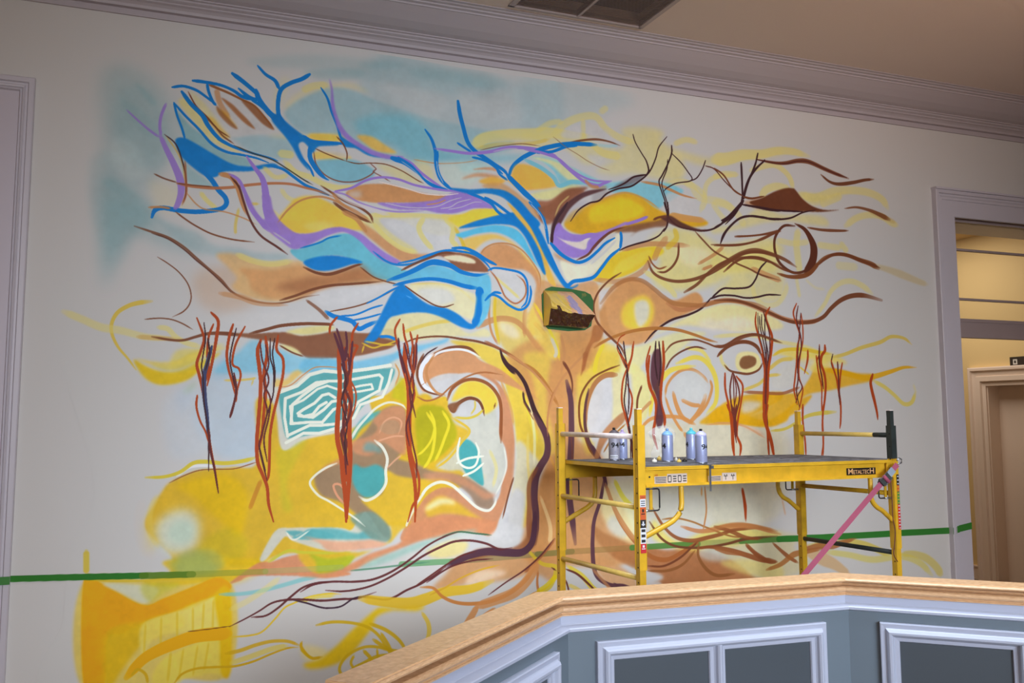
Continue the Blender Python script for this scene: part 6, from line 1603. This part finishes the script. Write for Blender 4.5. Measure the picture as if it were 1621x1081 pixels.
# sleeve stickers on the near left post
sp_=v2(pNL);zz=lambda y:at(1018,y,4.40)[2]
for y0,y1,m_,kind_ in ((784,790,orgi,1),(790,803,whp,2),(803,823,orgi,1),(823,836,ink,0),(836,861,whp,3),(861,876,redi,1)):
    q=front_quad(sp_,T,perp(T)*-1,-.0155,.0195,zz(y1),zz(y0),hz+.0048,m_,SL['NL'])
    bm=bmesh.new();z0_,z1_=zz(y1),zz(y0)
    if kind_==2:
        for k in range(3): obox(bm,sp_+T*.002-perp(T)*(hz+.0060),T,perp(T),.013,.0003,z0_+(z1_-z0_)*(.15+.27*k),z0_+(z1_-z0_)*(.25+.27*k))
        obj('print_lines',bm,ink,q,world=True)
    elif kind_==3:
        for k in range(3): obox(bm,sp_+T*.002-perp(T)*(hz+.0060),T,perp(T),.012,.0003,z0_+(z1_-z0_)*(.08+.33*k),z0_+(z1_-z0_)*(.26+.33*k))
        obj('print_blocks',bm,ink,q,world=True)
    elif kind_==0:
        obox(bm,sp_+T*.002-perp(T)*(hz+.0060),T,perp(T),.010,.0003,z0_+(z1_-z0_)*.35,z0_+(z1_-z0_)*.5);obox(bm,sp_+T*.002-perp(T)*(hz+.0060),T,perp(T),.004,.0003,z0_+(z1_-z0_)*.25,z0_+(z1_-z0_)*.8);obj('print_symbol',bm,whp,q,world=True)
    else:
        obox(bm,sp_+T*.002-perp(T)*(hz+.0060),T,perp(T),.011,.0003,z0_+(z1_-z0_)*.42,z0_+(z1_-z0_)*.5)
        if y1-y0>8: obox(bm,sp_+T*.002-perp(T)*(hz+.0060),T,perp(T),.006,.0003,z0_+(z1_-z0_)*.6,z0_+(z1_-z0_)*.85)
        obj('print_lines',bm,whp if m_ is redi else ink,q,world=True)
sp_=v2(pNR);zz=lambda y:at(1420,y,4.53)[2]
for y0,y1,m_ in ((751,768,ink),(768,778,orgi),(778,798,gri),(798,838,redi)):
    q=front_quad(sp_,T,perp(T)*-1,.002,.0215,zz(y1),zz(y0),hz+.0048,m_,SL['NR'])
    bm=bmesh.new();z0_,z1_=zz(y1),zz(y0);n_=max(1,int((y1-y0)/5))
    for k in range(n_): obox(bm,sp_+T*.012-perp(T)*(hz+.0060),T,perp(T),.005+.002*(k%2),.0003,z0_+(z1_-z0_)*(k+.3)/n_,z0_+(z1_-z0_)*(k+.6)/n_)
    obj('print_lines',bm,whp if m_ in (ink,redi) else yel,q,world=True)
# dangling cable on the right near post
cab=mat('dark_red_cable',(96,40,34),.5)
pp=[(1410,762),(1412,790),(1413.5,820),(1417,840),(1416,862),(1415,878),(1421,889)]
bm=bmesh.new();C,_=catmull(np.array(pp,float),False,4);tube(bm,[at(x,y,4.497) for x,y in C],.0028,8);cbl=obj('hanging_cable',bm,cab);tag(cbl,'thin dark red cable hanging down the right front scaffold post','cable')
# pink ratchet strap
pink=mat('pink_strap_webbing',(160,74,98),.75,bump=.15,bscale=500)
Pa=at(1420.5,735,4.475);Pb=at(1268.5,915,4.455);_d=(Pb-Pa);Pb=Pa+_d*((H-.29-.16)/(-_d[2]))
st=thing('ratchet_strap','pink ratchet strap stretched diagonally across the front of the scaffold','strap',Pa)
d=Pb-Pa;L_=np.linalg.norm(d);d/=L_;Pb2=Pb
wv=np.cross(d,np.array([_fwd[0],_fwd[1],0]));wv/=np.linalg.norm(wv);nv=np.cross(wv,d)
def ribbon(bm,p,q,hw_,th=.0012):
    v=[]
    for c_ in (p,q):
        for a_,b_ in ((-1,-1),(1,-1),(1,1),(-1,1)): v.append(bm.verts.new(c_+wv*hw_*a_+nv*th*b_))
    for f in ((3,2,1,0),(4,5,6,7),(0,1,5,4),(1,2,6,5),(2,3,7,6),(3,0,4,7)): bm.faces.new([v[i] for i in f])
bm=bmesh.new();ribbon(bm,Pa,Pb2,.0155);obj('webbing',bm,pink,st,world=True)
bq=lambda f:Pa+d*.86*f
bm=bmesh.new();ribbon(bm,bq(.055)-nv*.004,bq(.115)-nv*.004,.019,.004);obj('ratchet_handle',bm,mat('light_blue_steel',(170,186,200),.3,metal=.5),st,world=True)
bm=bmesh.new();ribbon(bm,bq(.115)-nv*.007,bq(.205)-nv*.007,.021,.007);rb=obj('ratchet_body',bm,blk,st,world=True)
bm=bmesh.new();tube(bm,[bq(.16)-nv*.018-wv*.026,bq(.16)-nv*.018+wv*.026],.012,14);obj('ratchet_spool',bm,pink,rb,world=True)
for s_ in (-1,1):
    bm=bmesh.new();tube(bm,[bq(.11)-nv*.012+wv*.022*s_,bq(.15)-nv*.022+wv*.024*s_,bq(.20)-nv*.012+wv*.022*s_],.0035,8);obj('ratchet_side',bm,met,rb,world=True)
bm=bmesh.new()
hk=[Pa+wv*.0-d*.0,Pa-d*.03+wv*.012,Pa-d*.045+wv*.0,Pa-d*.04-wv*.016,Pa-d*.015-wv*.018]
tube(bm,[np.array(x) for x in hk],.0045,8);obj('hook',bm,met,st,world=True)
bm=bmesh.new();tube(bm,[Pb2-d*.005,Pb2+d*.03+wv*.012,Pb2+d*.045,Pb2+d*.035-wv*.014],.004,8);obj('hook',bm,met,st,world=True)

# ---------------------------------------------------------------- spray cans on the platform
canb=mat('grey_lavender_can_print',(146,152,186),.32,metal=.15);cand=mat('dusty_grey_can_print',(150,146,158),.5,metal=.1)
rim=mat('can_rim_steel',(120,122,130),.3,metal=.8);blkp=mat('black_plastic',(22,20,22),.4);inkb=mat('black_can_lettering',(18,18,22),.5)
def can(px,py,body,dome,noz,label,num,ang,h=.19,r=.0325):
    b=at_z(px,py,DZK);c_=thing('spray_can',label,'spray can',(b[0],b[1],DZK));c_['group']='spray cans on the scaffold platform'
    cx,cy=b[0],b[1]
    bh=h*.765
    bm=bmesh.new();lathe(bm,(cx,cy,DZK),[(.001,.004),(r*.8,.004),(r*.97,.0),(r*.99,.003),(r*.97,.007),(r,.010),(r,bh),(r*.97,bh+.003),(r*.99,bh+.006),(r*.96,bh+.009),(.001,bh+.009)],28);bd=obj('can_body',bm,body,c_,world=True)
    bm=bmesh.new();lathe(bm,(cx,cy,DZK),[(r*.99,.0),(r*1.0,.002),(r*.985,.008),(r*.93,.008)],28);obj('base_rim',bm,rim if noz!='k' else blkp,bd,world=True)
    bm=bmesh.new();lathe(bm,(cx,cy,DZK+bh+.008),[(r*.965,0),(r*.955,.005),(r*.90,.010),(r*.80,.0145),(r*.66,.018),(r*.55,.0195),(r*.53,.0225),(r*.36,.023),(r*.34,.0255),(.001,.0255)],28);obj('can_dome',bm,dome,c_,world=True)
    bm=bmesh.new();z=DZK+bh+.0335;lathe(bm,(cx,cy,z),[(.0085,0),(.0085,.010),(.0078,.0125),(.0045,.0135),(.001,.0135)],16);obj('nozzle',bm,noz,c_,world=True)
    if num: wrap_text(num,.040,(cx,cy,DZK+.092),r+.0004,ang,inkb,bd,'printed_number')
    bm=bmesh.new()
    for k,(w_,zz_) in enumerate(((.5,.055),(.42,.050),(.36,.045))):
        arc_patch(bm,(cx,cy),r+.0004,ang-w_*.3,ang+w_*.3,DZK+zz_,DZK+zz_+.0015)
    obj('printed_lines',bm,mat('can_small_print',(110,114,140),.5),bd,world=True)
    return bd,cx,cy
dgr=mat('dark_taupe_dome',(96,84,88),.45);pkd=mat('lilac_dome',(190,170,205),.35);bld=mat('pale_blue_dome',(130,176,220),.3);cyd=mat('turquoise_dome',(90,190,205),.3);lvd=mat('lavender_dome',(188,184,222),.3)
cyn=mat('turquoise_nozzle',(110,200,205),.35);bln=mat('pale_blue_nozzle',(120,150,190),.35)
face=math.atan2(-4.9,-2.9)
bd,cx,cy=can(972.5,729,cand,dgr,blkp,'dusty grey spray can with black nozzle, leftmost behind the near left post','94',face+.25,h=.192)
can(985.5,727.5,canb,pkd,pkd,'spray can with lilac top half hidden behind the dusty grey can','94',face-.25,h=.176,r=.031)
can(1057,731,canb,bld,bln,'pale blue topped spray can in front of the clear plastic bag','94',face-1.02,h=.187)
can(1095,727.5,canb,cyd,cyn,'turquoise topped spray can partly behind the lavender topped one','94',face-1.35,h=.188)
can(1110.5,733.5,canb,lvd,blkp,'lavender topped spray can with black nozzle, rightmost on the platform','94',face+.75,h=.188)
# smudges on the dusty can
bm=bmesh.new()
for k in range(4): arc_patch(bm,(cx,cy),.0330,face-.6+.35*k,face-.6+.35*k+.16,DZK+.018,DZK+.028)
obj('label_marks',bm,inkb,bd,world=True)
bm=bmesh.new();arc_patch(bm,(cx,cy),.0328,face-.75,face+.75,DZK+.014,DZK+.033);obj('label_band',bm,whp,bd,world=True)
# little caps
capw=mat('white_cap_plastic',(222,216,200),.4);capy=mat('yellow_cap_plastic',(226,190,90),.4)
def cap(px,py,m_,lab,r=.012,h=.013,tilt=0):
    b=at_z(px,py,DZK);bm=bmesh.new();lathe(bm,(b[0],b[1],DZK),[(.001,0),(r*.9,0),(r,.002),(r,h*.55),(r*.8,h*.75),(r*.55,h),(.001,h)],14)
    o_=obj('spray_tip',bm,m_);tag(o_,lab,'spray tip','loose spray tips on the scaffold platform')
    bm=bmesh.new();lathe(bm,(b[0],b[1],DZK+h),[(.003,0),(.003,.007),(.001,.007)],10);obj('stem',bm,m_,o_)
cap(1036,731.5,capw,'white loose spray tip left of the pale blue topped can',r=.0145,h=.016)
cap(1043.5,728.5,capy,'yellow loose spray tip just left of the pale blue topped can',r=.013,h=.02)
cap(1070.5,730,capw,'white loose spray tip just right of the pale blue topped can',r=.010,h=.02)
cap(1075,731.5,capy,'yellow loose spray tip right of the pale blue topped can',r=.0135,h=.014)
cap(1083.5,730.5,blkp,'black loose spray tip beside the turquoise topped can',r=.015,h=.012)
# clear plastic bag standing behind the third can
pla=bpy.data.materials.new('clear_plastic_film');pla.use_nodes=True;nt=pla.node_tree;pb=nt.nodes['Principled BSDF']
pb.inputs['Base Color'].default_value=(.93,.93,.95,1);pb.inputs['Roughness'].default_value=.12;pb.inputs['Alpha'].default_value=.20;pb.inputs['Specular IOR Level'].default_value=.9
b=at_z(1058,728,DZK);bx,by=b[0]+.012,b[1]+.085
bm=bmesh.new()
outl=[(-.085,.018),(-.075,.002),(-.03,.0),(.03,.0),(.062,.002),(.070,.05),(.088,.115),(.098,.155),(.078,.182),(.030,.200),(-.02,.198),(-.062,.186),(-.100,.160),(-.085,.135),(-.060,.120),(-.062,.075),(-.080,.045)]
C,_=catmull(np.array(outl)*1000,True,11);C=C/1000;rings=[];nr=6
for s_ in (1,-1):
    for k in range(nr):
        f_=1-k/(nr-1)*.97;dep=.040*math.sqrt(max(0,1-f_**2.2))*s_;ring=[]
        for j,(x,z) in enumerate(C):
            x_=x*f_;z_=.095+(z-.095)*f_
            th_=math.atan2(z-.095,x);w_=(math.sin(th_*5+k*.8*s_)*.007+math.sin(th_*11+k*1.9)*.004)*math.sin(math.pi*min(1,k/(nr-1)))
            ring.append(bm.verts.new((bx+x_*T[0],by+x_*T[1]+dep+w_,DZK+.002+max(z_,0))))
        rings.append(ring)
    for k in range(nr-1):
        a_,c_=rings[-nr+k],rings[-nr+k+1]
        for j in range(len(C)): bm.faces.new((a_[j],a_[(j+1)%len(C)],c_[(j+1)%len(C)],c_[j]))
    bm.faces.new(rings[-1])
bmesh.ops.recalc_face_normals(bm,faces=bm.faces)
bag=obj('plastic_bag',bm,pla);tag(bag,'crumpled clear plastic bag behind the pale blue topped spray can','plastic bag')

# ---------------------------------------------------------------- masked wall lamp
wl=thing('wall_lamp','wall light masked with green tape and paint splashed plastic in the tree trunk','wall lamp',at(900,490,WY))
pts=[(858,466),(864,457),(873,453.5),(900,456.5),(926,461.5),(935,466),(939.5,476),(938.5,500),(936,516),(926,522.5),(900,524),(868,520.5),(861,512),(858.5,490)]
bm=bmesh.new();f=[];b_=[]
for x,y in pts:
    q=at(x,y,WY-.012);f.append(bm.verts.new(q));b_.append(bm.verts.new((q[0],WY-.002,q[2])))
bm.faces.new(f)
for i in range(len(f)): bm.faces.new((f[i],f[(i+1)%len(f)],b_[(i+1)%len(f)],b_[i]))
bmesh.ops.recalc_face_normals(bm,faces=bm.faces)
bp=obj('masked_back_plate',bm,mat('overspray_green_plate',(34,96,30),.5,bump=.05,bscale=80,patch=((150,130,50),.58)),wl,world=True);bp['label']='green taped plate behind the lamp'
my=mat('plastic_yellow_overspray',(226,190,88),.16,bump=.1,bscale=60);mt=mat('plastic_tan_overspray',(226,172,124),.16,bump=.1,bscale=60);mp=mat('plastic_lilac_overspray',(170,154,184),.16,bump=.1,bscale=60);mb=mat('plastic_brown_overspray',(74,44,32),.18,bump=.3,bscale=50)
# wedge surface: v 0 top at wall -> .55 front ridge -> 1 bottom back
xa,xb=at(869,480,5.7)[0],at(936,500,5.66)[0]
ztop=at(890,461,5.78)[2];zr=at(900,494,5.62)[2];zbt=at(900,514,5.66)[2]
NU,NV=26,22;rg=random.Random(11);G=[]
bm=bmesh.new()
for j in range(NV+1):
    v_=j/NV;row=[]
    for i in range(NU+1):
        u=i/NU
        if v_<.58:
            w_=v_/.58;z=ztop+(zr-ztop)*w_;y=5.785-(.185)*w_**.8
            xr=(.72+.28*w_)            # right edge slopes out
            x=xa+(xb-xa)*u*xr
            z+= .022*(1-w_)*0 + (.030*(1-u)*w_*0) - .012*u*w_ + .03*(1-min(1,u*3.2))*w_
            if w_>.5: y+= .05*(1-min(1,u*4))*(w_-.5)*2
        else:
            w_=(v_-.58)/.42;z=zr+(zbt-zr)*w_;y=5.60+.09*w_;x=xa+(xb-xa)*u*(1-.04*w_)
            z+= -.012*u+.03*(1-min(1,u*3.2))*(1-w_)*1
            y+= .05*(1-min(1,u*4))*(1-w_)+.02*(1-min(1,u*6))
        fan=math.sin(math.atan2(v_-.62,u-.5)*15)*.011*(1 if v_<.56 else .25)*min(1,3*abs(v_-.62)+.2)
        cr=fan+math.sin(u*17+v_*9)*.004+math.sin(u*31-v_*23)*.003+rg.uniform(-.0025,.0025)
        if 0<i<NU and 0<j<NV: y+=cr;z+=cr*.6
        row.append(bm.verts.new((x,min(y,WY-.014),z)))
    G.append(row)
for j in range(NV):
    for i in range(NU):
        f_=bm.faces.new((G[j][i],G[j+1][i],G[j+1][i+1],G[j][i+1]));u=(i+.5)/NU;v_=(j+.5)/NV
        nn=math.sin(u*23+v_*13)*.04
        if v_>.58 or (v_>.46 and u<.20 and v_<.58 and u>.10): f_.material_index=3
        elif u<.48+nn: f_.material_index=0
        elif .55+nn<u<.74+nn and v_>.12: f_.material_index=2
        else: f_.material_index=1
# close to the wall
edge=[G[0][i] for i in range(NU+1)]+[G[j][NU] for j in range(1,NV+1)]+[G[NV][i] for i in range(NU-1,-1,-1)]+[G[j][0] for j in range(NV-1,0,-1)]
back=[bm.verts.new((v_.co.x,WY-.012,v_.co.z)) for v_ in edge]
for k in range(len(edge)):
    f_=bm.faces.new((edge[k],edge[(k+1)%len(edge)],back[(k+1)%len(edge)],back[k]));f_.material_index=(1 if k<NU+12 else 3 if k<2*NU+NV else 0)
bmesh.ops.recalc_face_normals(bm,faces=bm.faces)
wr=obj('plastic_wrap',bm,my,wl,world=True)
for m_ in (mt,mp,mb): wr.data.materials.append(m_)
